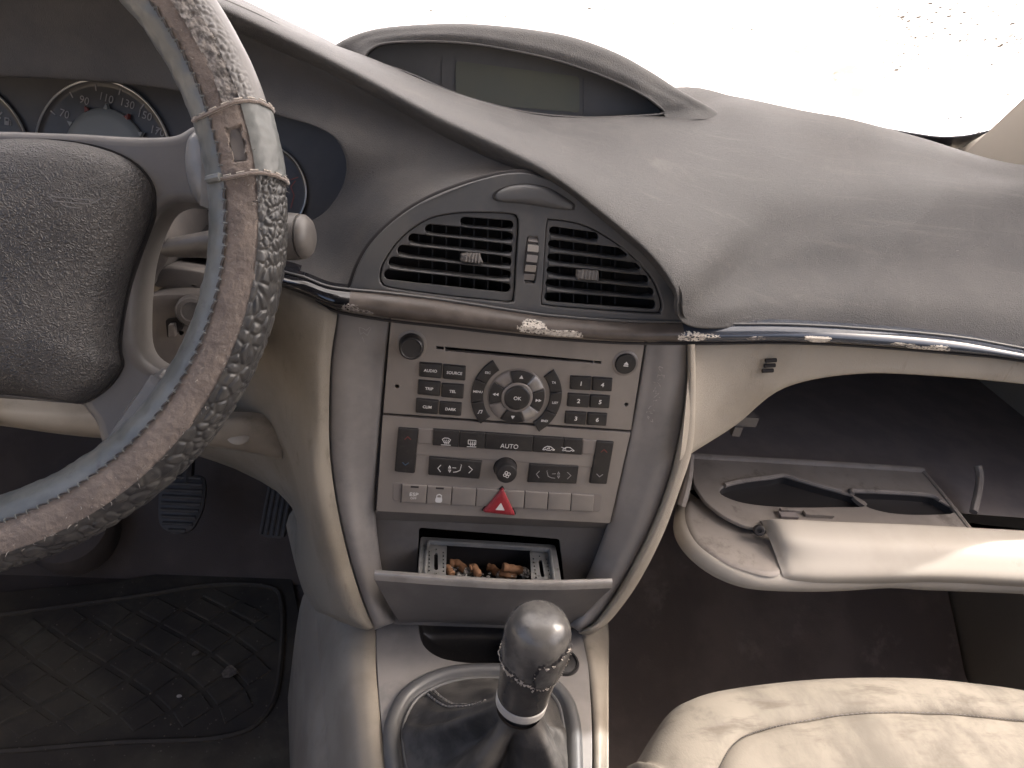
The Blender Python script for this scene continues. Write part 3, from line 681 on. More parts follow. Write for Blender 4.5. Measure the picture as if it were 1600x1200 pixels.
def patch(x0, x1, s0, s1, m, seed, rag=.35):
    nx, ny = int((x1 - x0) * 1.5), 26; V = []; Fc = []; idv = {}
    keep = np.zeros((nx, ny), bool)
    for i in range(nx):
        for j in range(ny):
            a, b = (i + .5) / nx * 2 - 1, (j + .5) / ny * 2 - 1
            p = Vector((i * .11, j * .16, seed)); n1 = noise.noise(p) + .5 * noise.noise(p * 2.6) + .3 * noise.noise(p * 6)
            body = 1 - abs(a) ** 2.2 - abs(b) ** 2.2
            rid = abs(noise.noise(Vector((i * .13, j * .20, seed + 9))) + .4 * noise.noise(Vector((i * .31, j * .42, seed + 3))))
            keep[i, j] = body + n1 * rag * 1.5 > .08 and not (rid > .33 and rag > .42)
    def vid(i, j):
        if (i, j) not in idv:
            e = .0003 + .00022 * noise.noise(Vector((i * .5, j * .5, seed)))
            idv[(i, j)] = len(V); V.append(strip_pt(x0 + (x1 - x0) * i / nx, float(np.clip(s0 + (s1 - s0) * j / ny, .04, .96))) + np.array([0, -e, 0]))
        return idv[(i, j)]
    for i in range(nx):
        for j in range(ny):
            if keep[i, j]: Fc.append((vid(i, j), vid(i, j + 1), vid(i + 1, j + 1), vid(i + 1, j)))
    if Fc: mk('peeled_patch', V, Fc, m, trim)
for i, (x0, x1, s0, s1, mm, rg) in enumerate(((534, 566, .35, .95, 'peelg', .5), (548, 588, .55, .9, 'peelg', .6), (806, 858, .28, .78, 'peel', .55), (814, 850, .08, .4, 'peel', .6), (840, 900, .38, .74, 'peel', .8), (848, 882, .5, .86, 'peel', .7), (868, 908, .35, .82, 'peel', .5),
        (1056, 1100, .18, .75, 'peel', .45), (1090, 1120, .25, .5, 'peel', .7), (1160, 1192, .35, .62, 'peelg', .8), (1250, 1292, .2, .72, 'peel', .4), (1382, 1420, .35, .55, 'peel', .6), (1406, 1452, .45, .85, 'peel', .7), (1440, 1476, .3, .85, 'peel', .5))):
    patch(x0, x1, s0, s1, M[mm], i * 3.7 + 1, rg)

# ================================================================== AIR VENTS
VP = Plane(PP.w(0, .125, .001), (1, 0, 0), (0, math.sin(R(14)), math.cos(R(14))))
vent = thing('air_vent_panel', 'dark grey shield shaped panel with two slatted air vents above the radio', 'air vent', tuple(VP.o))
vo = z3((72, 612), (80, 590), (112, 500), (170, 402), (270, 302), (400, 215), (560, 147), (720, 100), (815, 86), (880, 90), (960, 114), (1060, 160), (1180, 240), (1300, 340), (1400, 440), (1480, 550), (1535, 660), (1560, 752), (1400, 748), (1000, 726), (800, 702), (500, 655), (250, 620))
lv = z3((208, 545), (225, 485), (280, 402), (350, 337), (440, 286), (560, 264), (700, 262), (800, 268), (826, 285), (831, 330), (822, 470), (812, 640), (792, 665), (740, 662), (500, 637), (260, 603), (216, 580))
rv = z3((955, 310), (975, 293), (1100, 313), (1200, 358), (1300, 425), (1380, 500), (1440, 580), (1472, 670), (1465, 706), (1440, 716), (1200, 702), (960, 682), (930, 662), (935, 600), (945, 440))
tw = z3((868, 378), (893, 374), (916, 380), (910, 480), (904, 572), (880, 578), (856, 570), (862, 470))
def vuv(pts, n=6): return [tuple(p) for p in cr(VP.uvs(pts), n, closed=True)]
cap_ = z3((725, 190), (745, 165), (790, 146), (850, 138), (905, 142), (965, 158), (1020, 190), (1066, 222), (1068, 240), (1055, 250), (980, 243), (860, 224), (745, 212))
plate('bezel', [ccw(vuv(vo)), ccw(vuv(lv)), ccw(vuv(rv)), ccw(vuv(tw, 4))], VP, -.006, .0, M['vent'], vent, .0009, 2)
# dark gap line round the panel
gl = cr([VP.hit(*p, -.0035) for p in vo[:18]], 8); V, Fc = tube(gl, .0024, 8); mk('gap_line', V, Fc, M['void'], vent)
plate('alarm_recess', [ccw(vuv([(np.array(p) - [834, 313]) * 1.07 + [834, 313] for p in cap_]))], VP, -.001, .0006, M['dark'], vent, .0004)
V, Fc = scaleloft(vuv(cap_), [(1.0, .0006), (.98, .0018), (.9, .0028), (.7, .0038), (.4, .0044), (.1, .0046)], VP); mk('alarm_cap', V, Fc, M['vent'], vent)
def slot_contour(xl, yl, xr, yr, hh, n=7):
    d = np.array([xr - xl, yr - yl], float); l = np.linalg.norm(d); d /= l; nn = np.array([-d[1], d[0]])
    top, bot = [], []
    a, b = np.array([xl, yl]) + d * hh, np.array([xr, yr]) - d * hh
    for i in range(n): t = math.pi / 2 * i / (n - 1); top.append(a - d * hh * math.cos(t) - nn * hh * math.sin(t))
    for i in range(n): t = math.pi / 2 * (1 - i / (n - 1)); top.append(b + d * hh * math.cos(t) - nn * hh * math.sin(t))
    for i in range(n): t = math.pi / 2 * i / (n - 1); bot.append(a - d * hh * math.cos(t) + nn * hh * math.sin(t))
    for i in range(n): t = math.pi / 2 * (1 - i / (n - 1)); bot.append(b + d * hh * math.cos(t) + nn * hh * math.sin(t))
    return top, bot
def grille(outline, slots, tab, tabdir, lab):
    g0 = mk('grille_box', *scaleloft(vuv(outline), [(1.0, -.004), (.99, -.03), (.6, -.031)], VP), M['void'], vent, sharp=30)
    if lab: g0['label'] = lab
    # inner rim
    op = np.array(vuv(outline)); c = op.mean(0)
    sl = [slot_contour(*s) for s in slots]
    rim_in = []
    k = len(sl)
    # inner boundary passing over the slot ends, so each slot ends round
    left = []; right = []
    for t, b in sl:
        left += [np.array(q) for q in t[:7]] + [np.array(q) for q in b[:7][::-1]]
        right += [np.array(q) for q in t[-7:]] + [np.array(q) for q in b[-7:][::-1]]
    def P(q): return tuple(VP.uv(520 + q[0] / 2.857, 240 + q[1] / 2.857))
    # one rim plate with every slot cut, then the slats as raised blades in front of it
    holes = [ccw([P(q) for q in (t + b[::-1])]) for t, b in sl]
    ins = np.array(ccw([tuple(c + (p - c) * .985) for p in op]))
    rim = plate('grille_rim', [ccw([tuple(p) for p in ins])] + holes, VP, -.0065, -.0035, M['vent'], g0, .0007, 2)
    for i in range(k - 1):
        b = sl[i][1]; t = sl[i + 1][0]
        x0 = max(b[0][0], t[0][0]) + 6; x1 = min(b[-1][0], t[-1][0]) - 6
        L_, R_ = [], []
        def yat(c_, x): 
            xs = [q[0] for q in c_]; ys = [q[1] for q in c_]; return np.interp(x, xs, ys)
        row = []
        for x in np.linspace(x0, x1, 12):
            row.append((x, yat(b, x), yat(t, x)))
        V = []; Fc = []
        for (x, ya, yb) in row:
            ua = VP.uv(520 + x / 2.857, 240 + (ya - 1) / 2.857); ub = VP.uv(520 + x / 2.857, 240 + (yb + 1) / 2.857)
            for f, h in ((-.25, -.012), (.0, -.0036), (.2, -.0024), (.5, -.0018), (.8, -.0024), (1.0, -.0036), (.9, -.012)):
                q = ua * (1 - f) + ub * f; V.append(VP.w(q[0], q[1], h))
        m = 7
        for a in range(len(row) - 1):
            for j in range(m - 1): Fc.append((a * m + j, a * m + j + 1, (a + 1) * m + j + 1, (a + 1) * m + j))
        Fc += [tuple(range(m)), tuple(range((len(row) - 1) * m, len(row) * m))[::-1]]
        mk('slat', V, Fc, M['vent'], g0, sharp=60)
    # vertical vanes behind
    for x in np.linspace(tab[0][0] - 190, tab[0][0] + 190, 7):
        q0 = P((x, 300)); q1 = P((x, 690))
        vs = [VP.w(*q0, -.014), VP.w(*q1, -.014), VP.w(*q1, -.026), VP.w(*q0, -.026)]
        if all(True for _ in vs): mk('vane', [v + VP.ex * e for e in (0, .0008) for v in vs], [(0, 1, 2, 3), (7, 6, 5, 4), (0, 4, 5, 1), (1, 5, 6, 2), (2, 6, 7, 3), (3, 7, 4, 0)], M['dark'], g0, smooth=False)
    q = roundpoly([P(p) for p in tab], .0012)
    V, Fc = ringloft(q, [(0, -.004), (0, .0022), (.0006, .003), (.0014, .0032)], VP); tb_ = mk('tab', V, Fc, M['stalk'], g0)
    uc = np.mean([P(p) for p in tab], 0); wdt = abs(P(tab[1])[0] - P(tab[0])[0])
    rl = []
    for i in range(5):
        x = uc[0] + (i - 2) * wdt * .17 + .001
        rl.append(VP.w(x, uc[1] + .001, .0032))
    V, Fc = join([tube([p - VP.ey * .004, p + VP.ey * .0032], .0005, 6) for p in rl]); mk('tab_ridges', V, Fc, M['frame'], g0)
grille(lv, [(570, 303, 810, 322, 20), (412, 337, 808, 374, 22), (337, 380, 805, 431, 23), (288, 432, 801, 487, 24), (248, 485, 798, 545, 24), (228, 541, 796, 603, 23)], ((572, 445), (655, 445), (672, 490), (568, 480)), 1, None)
grille(rv, [(970, 345, 1190, 376, 20), (965, 405, 1322, 450, 22), (962, 465, 1380, 511, 22), (958, 523, 1416, 570, 22), (953, 581, 1440, 626, 22), (948, 641, 1448, 678, 22)], ((1090, 518), (1183, 521), (1185, 565), (1086, 560)), -1, None)
# thumbwheel
u0, v0 = VP.uv(*z3((886, 475))[0])
wh = mk('thumbwheel', *lathe(VP.w(u0 - .0052, v0, -.024), VP.ex, [(0, .024), (.0006, .0262), (.0098, .0262), (.0104, .024)], 64, ref=tuple(VP.n)), M['dark'], vent)
for k in range(-3, 4):
    a = R(k * 16 + 3); p = VP.w(u0, v0, -.024) + .0263 * (math.cos(a) * VP.n + math.sin(a) * VP.ey)
    pl = Plane(p, VP.ex, -math.sin(a) * VP.n + math.cos(a) * VP.ey)
    plate('wheel_rib', [rr(0, 0, .0082, .0052, .0006)], pl, -.0003, .0007, M['silver'] if k % 2 else M['frame'], wh, .0003)

# ================================================================== CAR RADIO
radio = thing('car_radio', 'taupe car radio with black keys, round navigation pad and disc slot', 'car radio', tuple(PP.w(0, .05)))
u = PP.uv
ro = [u(611.5, 490), u(1009, 527), u(986, 672.5), u(598.5, 645.5)]
cir = {'dial': PP.uv(*z4((218, 135))[0]), 'ej': PP.uv(*z4((1380, 235))[0]), 'nav': PP.uv(*z4((790, 413))[0])}
slot_ = [u(*p) for p in z4((402, 146), (1208, 222), (1208, 234), (900, 212), (402, 168))]
sq = [[u(*p) for p in z4((354, 143), (394, 147), (394, 162), (354, 158))], [u(*p) for p in z4((1211, 221), (1250, 225), (1250, 239), (1211, 234))]]
pin_ = [u(*z4((140, 362))[0]), u(*z4((1387, 460))[0])]
plate('face_plate', [roundpoly(ro, .0012), ccw(slot_), ccw(sq[0]), ccw(sq[1])] + [circ(*p, .0016, 16) for p in pin_], PP, -.006, 0, M['face'], radio, .0005)
mk('slot_interior', *scaleloft(rr(0, -.0 + .05, .19, .07, .001), [(1, -.0065), (.98, -.012)], PP), M['void'], radio, smooth=False)
def bump(c, levels, m, name, parent, n=40): V, Fc = lathe(PP.w(*c, 0), PP.n, levels, n, ref=tuple(PP.ex)); return mk(name, V, Fc, m, parent)
# volume dial
bump(cir['dial'], [(-.001, .0119), (.0003, .0119), (.0006, .0112), (.0007, .0100)], M['face'], 'dial_collar', radio)
bump(cir['dial'], [(0, .0100), (.0005, .0100), (.0006, .0096)], M['void'], 'dial_gap', radio)
d = bump(cir['dial'], [(0, .0095), (.006, .0094), (.0085, .0090), (.0097, .0082), (.0099, .0076), (.0092, .0070), (.0090, .001)], M['key'], 'volume_dial', radio, 56)
bump(cir['ej'], [(-.001, .0106), (.0004, .0106), (.0008, .0100), (.0009, .0088)], M['ringm'], 'eject_collar', radio)
e = bump(cir['ej'], [(0, .0086), (.0018, .0086), (.0026, .0080), (.0028, .006), (.0029, .001)], M['key'], 'eject_button', radio)
c = cir['ej']
stroke('eject_symbol', [[(c[0] - .0016, c[1] - .0012), (c[0] + .0016, c[1] - .0012)], [(c[0] - .0014, c[1] + .0002), (c[0] + .0014, c[1] + .0002)], [(c[0] - .0008, c[1] + .0009), (c[0] + .0008, c[1] + .0009)], [(c[0], c[1] + .0014), (c[0], c[1] + .0018)]], .0009, PP, .0030, M['white'], e)
def key(name, pts, labeltxt, size=.0030, parent=radio, h=.0022, m='key', sx=1.0, r=.0008, tx=None):
    V, Fc = polyloft([PP.uv(*p) for p in pts], r, [(-.0004, -.001), (-.0004, .0001), (0, .0002), (0, h * .7), (.0003, h * .92), (.0008, h)], PP)
    k = mk(name, V, Fc, M[m], parent, sharp=50)
    if labeltxt:
        c = np.mean([PP.uv(*p) for p in pts], 0) + (np.array(tx) if tx else 0)
        text(labeltxt, PP, c[0], c[1], size * .72, h + .00005, M['white'], k, sx=sx * 1.05, bold=.022)
    return k
for s, p in (('AUDIO', ((265, 228), (383, 237), (379, 313), (262, 303))), ('SOURCE', ((394, 240), (512, 250), (509, 325), (391, 315))), ('TRIP', ((258, 324), (376, 335), (371, 411), (254, 400))),
             ('TEL', ((386, 342), (502, 350), (498, 424), (382, 414))), ('CLIM', ((248, 424), (364, 435), (359, 509), (244, 499))), ('DARK', ((375, 441), (491, 449), (486, 517), (370, 509)))):
    key('function_key', z4(*p), s, .0044, sx=.95)
for s, p in (('1', ((1084, 302), (1196, 308), (1190, 379), (1080, 372))), ('4', ((1204, 309), (1309, 316), (1304, 384), (1199, 379))), ('2', ((1070, 396), (1184, 404), (1179, 472), (1065, 465))),
             ('5', ((1191, 404), (1296, 410), (1290, 476), (1186, 471))), ('3', ((1057, 494), (1168, 500), (1162, 566), (1051, 559))), ('6', ((1177, 501), (1281, 507), (1274, 571), (1171, 566)))):
    key('preset_key', z4(*p), s, .0068)
# navigation pad
nc = cir['nav']; k_ = abs(PP.uv(*z4((940, 425))[0])[0] - nc[0]) / 150       # metres per zoomed pixel
V, Fc = lathe(PP.w(*nc, 0), PP.n, [(-.001, 155 * k_), (.0008, 155 * k_), (.0015, 151 * k_), (.0016, 147 * k_), (.0012, 144 * k_), (.0012, 90 * k_)], 72, ref=tuple(PP.ex))
nav = mk('navigation_ring', V, Fc, M['ringm'], radio)
def arcseg(r0, r1, a0, a1, n=14, rot=-4):
    return [(nc[0] + r * math.cos(R(a + rot)), nc[1] + r * math.sin(R(a + rot))) for r, aa in ((r1, np.linspace(a0, a1, n)), (r0, np.linspace(a1, a0, n))) for a in aa]
for a in (0, 90, 180, 270):
    V, Fc = ringloft(arcseg(84 * k_, 149 * k_, a - 25, a + 25), [(0, .001), (0, .0024), (.0003, .0029), (.0008, .003)], PP)
    kk = mk('direction_key', V, Fc, M['key'], nav, sharp=50)
    t = R(a - 4); r0 = 116 * k_; c = (nc[0] + r0 * math.cos(t), nc[1] + r0 * math.sin(t))
    def tri(cx, cy, dx, dy, s): 
        px, py = -dy, dx; return ccw([(cx + dx * s, cy + dy * s), (cx - dx * s * .8 + px * s, cy - dy * s * .8 + py * s), (cx - dx * s * .8 - px * s, cy - dy * s * .8 - py * s)])
    dx, dy = (round(math.cos(R(a))), round(math.sin(R(a))))
    offs = ((-.0011, 0), (.0013, 0)) if a in (0, 180) else ((0, 0),)
    s = .0013 if a in (0, 180) else .0016
    for ox, oy in offs: plate('arrow', [tri(c[0] + ox, c[1] + oy, dx, dy, s)], PP, .0029, .00312, M['white'], nav)
for a in (45, 135, 225, 315):
    V, Fc = ringloft(arcseg(88 * k_, 149 * k_, a - 17, a + 17), [(0, .001), (0, .0019), (.0004, .0022)], PP); mk('ring_segment', V, Fc, M['silver'] if a in (45, 315) else M['ringm'], nav, sharp=50)
bump(nc, [(0, 84 * k_), (.0032, 84 * k_), (.0037, 80 * k_), (.0037, 72 * k_)], M['ringm'], 'ok_collar', nav, 56)
ok = bump(nc, [(0, 69 * k_), (.0042, 69 * k_), (.0049, 64 * k_), (.0050, 55 * k_), (.0050, .0005)], M['key'], 'ok_button', radio, 56)
text('OK', PP, nc[0], nc[1], .0042, .0051, M['white'], ok, bold=.01)
for side, names in ((180, ('ESC', 'MENU', '#')), (0, ('TA', 'LIST', 'BND'))):
    for j, s in enumerate(names):
        a0 = side + (-48 + 32.3 * j if side == 180 else 48 - 32.3 * (j + 1)); a0, a1 = (side + 48 - 32.3 * (j + 1) - (0), side + 48 - 32.3 * j) if side == 0 else (side - 48 + 32.3 * j, side - 48 + 32.3 * (j + 1))
        a0 += .3; a1 -= .3
        ol = arcseg(178 * k_, 243 * k_, a0, a1, 12, rot=-4)
        V, Fc = ringloft(ol, [(0, -.001), (0, .0014), (.0003, .0019), (.0008, .002)], PP); kk = mk('arc_key', V, Fc, M['key'], radio, sharp=50)
        am = R((a0 + a1) / 2 - 4); rm = 210 * k_; cx, cy = nc[0] + rm * math.cos(am), nc[1] + rm * math.sin(am)
        if s == '#':
            stroke('note_symbol', [[(cx - .0012, cy - .0012), (cx - .0008, cy + .0012)], [(cx + .0010, cy - .0008), (cx + .0014, cy + .0016)], [(cx - .0008, cy + .0012), (cx + .0014, cy + .0016)], [(cx - .0018, cy - .0013), (cx - .0012, cy - .0012)], [(cx + .0004, cy - .0009), (cx + .0010, cy - .0008)]], .0006, PP, .0021, M['white'], kk)
        else: text(s, PP, cx, cy, .0026, .0021, M['white'], kk, sx=1.05, bold=.022)

# ================================================================== CLIMATE CONTROL
clim = thing('climate_control', 'taupe heater control panel with red hazard button below the radio', 'heater panel', tuple(PP.w(0, -.04)))
co_ = [u(598, 649), u(985.5, 676), u(953, 818), u(588, 799)]
plate('face_plate', [roundpoly(co_, .001)], PP, -.006, 0, M['face'], clim, .0005)
Z = z4
def cq(name, pts, h, m, parent=clim, r=.0006, lv=None, inset=0):
    V, Fc = polyloft([PP.uv(*p) for p in Z(*pts)], r, lv or [(-.0004, -.001), (-.0004, .0001), (0, .0002), (0, h * .75), (.0003, h * .95), (.0008, h)], PP)
    return mk(name, V, Fc, M[m] if isinstance(m, str) else m, parent, sharp=50)
def C(*p): return PP.uv(*z4(p)[0])
cq('control_shelf', ((255, 588), (1225, 655), (1212, 800), (245, 730)), .0004, 'face', r=.0003)
for pts, up, dn in ((((150, 583), (256, 590), (235, 828), (130, 818)), 'redp', 'bluep'), (((1223, 654), (1316, 662), (1277, 886), (1184, 882)), 'redp', 'grey_print')):
    k = cq('temperature_rocker', pts, .0022, 'key', r=.0012)
    a = np.mean(np.array(pts), 0); t = (np.array(pts[0]) + pts[1]) / 2; b = (np.array(pts[2]) + pts[3]) / 2
    p = t * .8 + b * .2; q = t * .2 + b * .8
    stroke('up_arrow', [[C(p[0] - 16, p[1] + 8), C(p[0], p[1] - 6), C(p[0] + 16, p[1] + 9)]], .0007, PP, .0023, M[up], k)
    stroke('down_arrow', [[C(q[0] - 16, q[1] - 9), C(q[0] - 1, q[1] + 6), C(q[0] + 16, q[1] - 6)]], .0007, PP, .0023, M[dn], k)
for pts in (((258, 586), (334, 592), (331, 672), (252, 667)), ((1150, 648), (1222, 654), (1214, 727), (1144, 726))): cq('end_block', pts, .0012, 'ringm', r=.0006)
bx = [338, 480, 620, 880, 1045, 1148]
def top(x): return 590 + (x - 338) * .068
def bt(x): return 676 + (x - 333) * .0642
for i in range(5):
    a, b = bx[i] + 1.2, bx[i + 1] - 1.2
    k = cq('mode_key', ((a, top(a)), (b, top(b)), (b - 5, bt(b)), (a - 5, bt(a))), .0020, 'key', r=.0004)
    m_ = (a + b) / 2
    stroke('indicator', [[C(m_ - 22, top(m_) + 12), C(m_ + 22, top(m_) + 15)]], .0008, PP, .0021, M['dark'], k)
    cy = (top(m_) + bt(m_)) / 2 + 12
    if i == 2: text('AUTO', PP, *C(750, 680), .0056, .0021, M['white'], k, sx=.95)
    elif i == 0:
        cx, cy = 408, 650
        stroke('demist_symbol', [[C(cx - 22, cy - 8), C(cx - 10, cy - 15), C(cx + 10, cy - 14), C(cx + 23, cy - 5), C(cx + 12, cy + 12), C(cx - 12, cy + 10), C(cx - 22, cy - 8)]] + [[C(cx + d, cy - 4), C(cx + d + 3, cy + 4), C(cx + d, cy + 10), C(cx + d + 2, cy + 18)] for d in (-9, 1, 11)] + [[C(380, 672), C(430, 674)]], .0005, PP, .0021, M['white'], k)
    elif i == 1:
        cx, cy = 547, 660
        stroke('rear_demist_symbol', [[C(cx - 20, cy - 14), C(cx + 21, cy - 11), C(cx + 20, cy + 10), C(cx - 21, cy + 7), C(cx - 20, cy - 14)]] + [[C(cx + d, cy - 5), C(cx + d + 3, cy + 4), C(cx + d, cy + 10), C(cx + d + 2, cy + 18)] for d in (-9, 1, 11)] + [[C(520, 682), C(568, 684)]], .0005, PP, .0021, M['white'], k)
    else:
        cx, cy = (962, 692) if i == 3 else (1068, 697)
        stroke('recirculation_symbol', [[C(cx - 32, cy + 6), C(cx - 24, cy - 4), C(cx - 8, cy - 12), C(cx + 10, cy - 10), C(cx + 22, cy - 1), C(cx + 32, cy + 8)], [C(cx - 32, cy + 6), C(cx - 24, cy + 8)], [C(cx - 12, cy + 8), C(cx + 10, cy + 10)], [C(cx + 24, cy + 10), C(cx + 32, cy + 8)], [C(cx - 24, cy + 8), C(cx - 18, cy + 3), C(cx - 12, cy + 8)], [C(cx + 10, cy + 10), C(cx + 17, cy + 4), C(cx + 24, cy + 10)], [C(cx - 8, cy), C(cx + 4, cy - 4), C(cx + 4, cy + 2)] if i == 3 else [C(cx - 36, cy - 12), C(cx - 12, cy - 2)]], .00055, PP, .0021, M['white'], k)
for pts, mm, flip in ((((318, 740), (600, 765), (585, 858), (312, 836)), 'key', 1), (((862, 779), (1126, 790), (1113, 884), (849, 876)), 'key', -1)):
    k = cq('air_direction_key', pts, .0022, mm, r=.0005)
    cx, cy = np.mean(np.array(pts), 0)
    wm = M['white'] if flip > 0 else M['grey_print']
    stroke('arrow_symbol', [[C(cx - 76, cy - 18), C(cx - 92, cy - 2), C(cx - 78, cy + 18)], [C(cx + 76, cy - 12), C(cx + 95, cy + 6), C(cx + 76, cy + 24)], [C(cx - 28 * flip, cy - 14), C(cx - 34 * flip, cy - 2), C(cx - 22 * flip, cy - 2), C(cx - 28 * flip, cy - 14)], [C(cx - 28 * flip, cy + 20), C(cx - 34 * flip, cy + 8), C(cx - 22 * flip, cy + 8), C(cx - 28 * flip, cy + 20)], [C(cx - 12 * flip, cy - 4), C(cx + 6 * flip, cy - 3)], [C(cx + 34 * flip, cy - 12), C(cx + 28 * flip, cy + 10), C(cx + 10 * flip, cy + 18), C(cx - 8 * flip, cy + 20)], [C(cx + 34 * flip, cy - 20), C(cx + 36 * flip, cy - 17)]], .00055, PP, .0023, wm, k)
fk = C(728, 802)
bump(fk, [(-.001, .0098), (.0004, .0098), (.0005, .0090)], M['void'], 'fan_gap', clim)
fan = bump(fk, [(0, .0090), (.007, .0087), (.0108, .0084), (.0118, .0078), (.0120, .0070), (.0121, .001)], M['key'], 'fan_knob', clim, 48)
fl = []
for a in range(4):
    t0 = R(90 * a + 20); L_ = []
    for j in range(9):
        t = j / 8 * 2 * math.pi; L_.append((fk[0] + .0017 * math.cos(t0) + .0012 * math.cos(t), fk[1] + .0017 * math.sin(t0) + .0012 * math.sin(t)))
    fl.append(L_)
stroke('fan_symbol', fl, .00045, PP, .0122, M['white'], fan)
# row of switches
def rt(x): return 889 + (x - 165) * .0565
def rb(x): return 985 + (x - 165) * .0500
cq('switch_bay', ((120, 884), (1257, 949), (1242, 1040), (118, 980)), .0003, 'ringm', r=.003)
xs = [168, 305, 440, 573, 704, 835, 962, 1087, 1212]
for i in range(8):
    a, b = xs[i] + 1.6, xs[i + 1] - 1.6
    k = cq('switch', ((a, rt(a)), (b, rt(b)), (b - 8, rb(b)), (a - 6, rb(a))), .0017, 'face', r=.0004)
    stroke('gap_line', [[C(xs[i], rt(xs[i]) - 2), C(xs[i] - 7, rb(xs[i]) + 1)]], .0005, PP, .0013, M['void'], k)
    if i in (0, 1): stroke('indicator', [[C((a + b) / 2 - 18, rt(a) + 11), C((a + b) / 2 + 18, rt(a) + 13)]], .0016, PP, .0018, M['dark'], k)
    if i == 0:
        text('ESP', PP, *C(232, 942), .0046, .0018, M['white'], k, sx=1.1, bold=.01); text('OFF', PP, *C(229, 963), .0026, .0018, M['white'], k, sx=1.15)
    if i == 1:
        c = C(367, 968); plate('lock_symbol', [rr(c[0], c[1] - .0008, .0056, .0046, .0016)], PP, .0017, .00195, M['white'], k)
        stroke('lock_shackle', [[(c[0] - .0019, c[1] + .0012), (c[0] - .0018, c[1] + .0036), (c[0], c[1] + .0046), (c[0] + .0018, c[1] + .0036), (c[0] + .0019, c[1] + .0012)]], .0008, PP, .0018, M['white'], k)
tri_ = [C(712, 903), C(604, 1032), C(782, 1052)]
V, Fc = polyloft(tri_, .0022, [(-.0007, -.001), (-.0007, .0005)], PP, 5); mk('hazard_surround', V, Fc, M['dark'], clim)
V, Fc = polyloft(tri_, .0022, [(0, 0), (0, .0030), (.0004, .0040), (.0010, .0044), (.0030, .0046)], PP, 5); hz = mk('hazard_button', V, Fc, M['red'], clim, sharp=50)
c = C(697, 1004); tw_ = .0052
plate('triangle_mark', [roundpoly([C(702, 978), C(672, 1016), C(722, 1019)], .0004)], PP, .0045, .0048, M['white'], hz)

# ================================================================== ASHTRAY
M['comp'] = mat('box_lining', (.17, .15, .15), (.20, .178, .172), rough=.8, nscale=20, fine=400, fstr=.2)
PT = Plane((0, -.01, .371), (1, 0, 0), (0, 1, .03))
at = thing('ashtray', 'pulled out ashtray drawer with metal rim and full of cigarette ends', 'ashtray', (0, -.02, .33))
flap = [[PP.hit(x, y, h) for x, y, h in r] for r in (
    [(585, 897, .021), (640, 901, .025), (710, 906.5, .028), (790, 911, .028), (870, 912.5, .026), (957, 910, .021)],
    [(586, 907, .0212), (640, 911, .0253), (710, 916, .0283), (790, 920.5, .0283), (870, 922, .0263), (956, 919, .0212)],
    [(596, 925, .016), (645, 928, .020), (710, 932, .022), (790, 936, .022), (868, 937, .020), (940, 933, .016)],
    [(610, 950, .006), (650, 951, .010), (712, 954, .012), (790, 957, .012), (860, 958, .010), (918, 955, .006)],
    [(622, 968, -.006), (655, 966, -.002), (715, 968, .0), (790, 971, .0), (855, 973, -.002), (900, 975, -.006)],
    [(626, 974, -.02), (658, 972, -.018), (716, 974, -.016), (790, 977, -.016), (852, 979, -.018), (896, 981, -.02)])]
o = loftobj('drawer_front', flap[1:], M['recess'], at, 5, 6, sharp=50, flip=True)
tl = [np.array(p) for p in flap[0]]; bl = [np.array(p) for p in flap[1]]
back = [p + np.array([0, .004, .001]) for p in tl]
loftobj('drawer_lip', [bl, tl, [p + np.array([0, .0012, .0006]) for p in tl], back, [p + np.array([0, .006, -.012]) for p in tl]], M['silver'], at, 2, 6, sharp=30, flip=True)
def T_(*p, h=0): return PT.uv(p[0], p[1], h)
orim = [T_(657, 838), T_(868, 851), T_(879, 918), T_(652, 906)]
irim = [T_(669, 846), T_(858, 858), T_(866, 912), T_(664, 899)]
plate('tray_rim', [roundpoly(orim, .003), roundpoly(irim, .004)], PT, -.004, .0, M['ash'], at, .0006)
V, Fc = ringloft(roundpoly([T_(666, 844), T_(861, 856.5), T_(869, 914), T_(661, 901)], .005), [(0, -.001), (0, .0012), (.0012, .0018), (.0024, .0012), (.003, -.002)], PT, cap=False); mk('inner_rim', V, Fc, M['ash'], at)
for (a, b, c, d), (sx_, sy_) in ((((669, 846), (699, 848), (697, 902), (664, 899)), (682, 873)), (((829, 856), (858, 858), (866, 912), (832, 910)), (847, 884))):
    out_ = roundpoly([T_(*a), T_(*b), T_(*c), T_(*d)], .002)
    s0 = T_(sx_, sy_)
    hl = [rr(s0[0], s0[1], .0034, .020, .0017)]
    for k in range(6):
        for s in (-1, 1): hl.append(circ(s0[0] + s * .0062, s0[1] - .011 + k * .0044, .0009, 8))
    for s in (-1, 1): hl.append(circ(s0[0], s0[1] + s * .0145, .0009, 8))
    plate('vent_grate', [out_] + hl, PT, -.005, -.0032, M['ash'], at)
bd = [T_(660, 841), T_(865, 853), T_(874, 914), T_(656, 902)]
V, Fc = scaleloft(roundpoly(bd, .003), [(1, -.0041), (.97, -.034), (.5, -.0345)], PT, ); mk('tray_body', V, Fc, M['dark'], at, sharp=40)
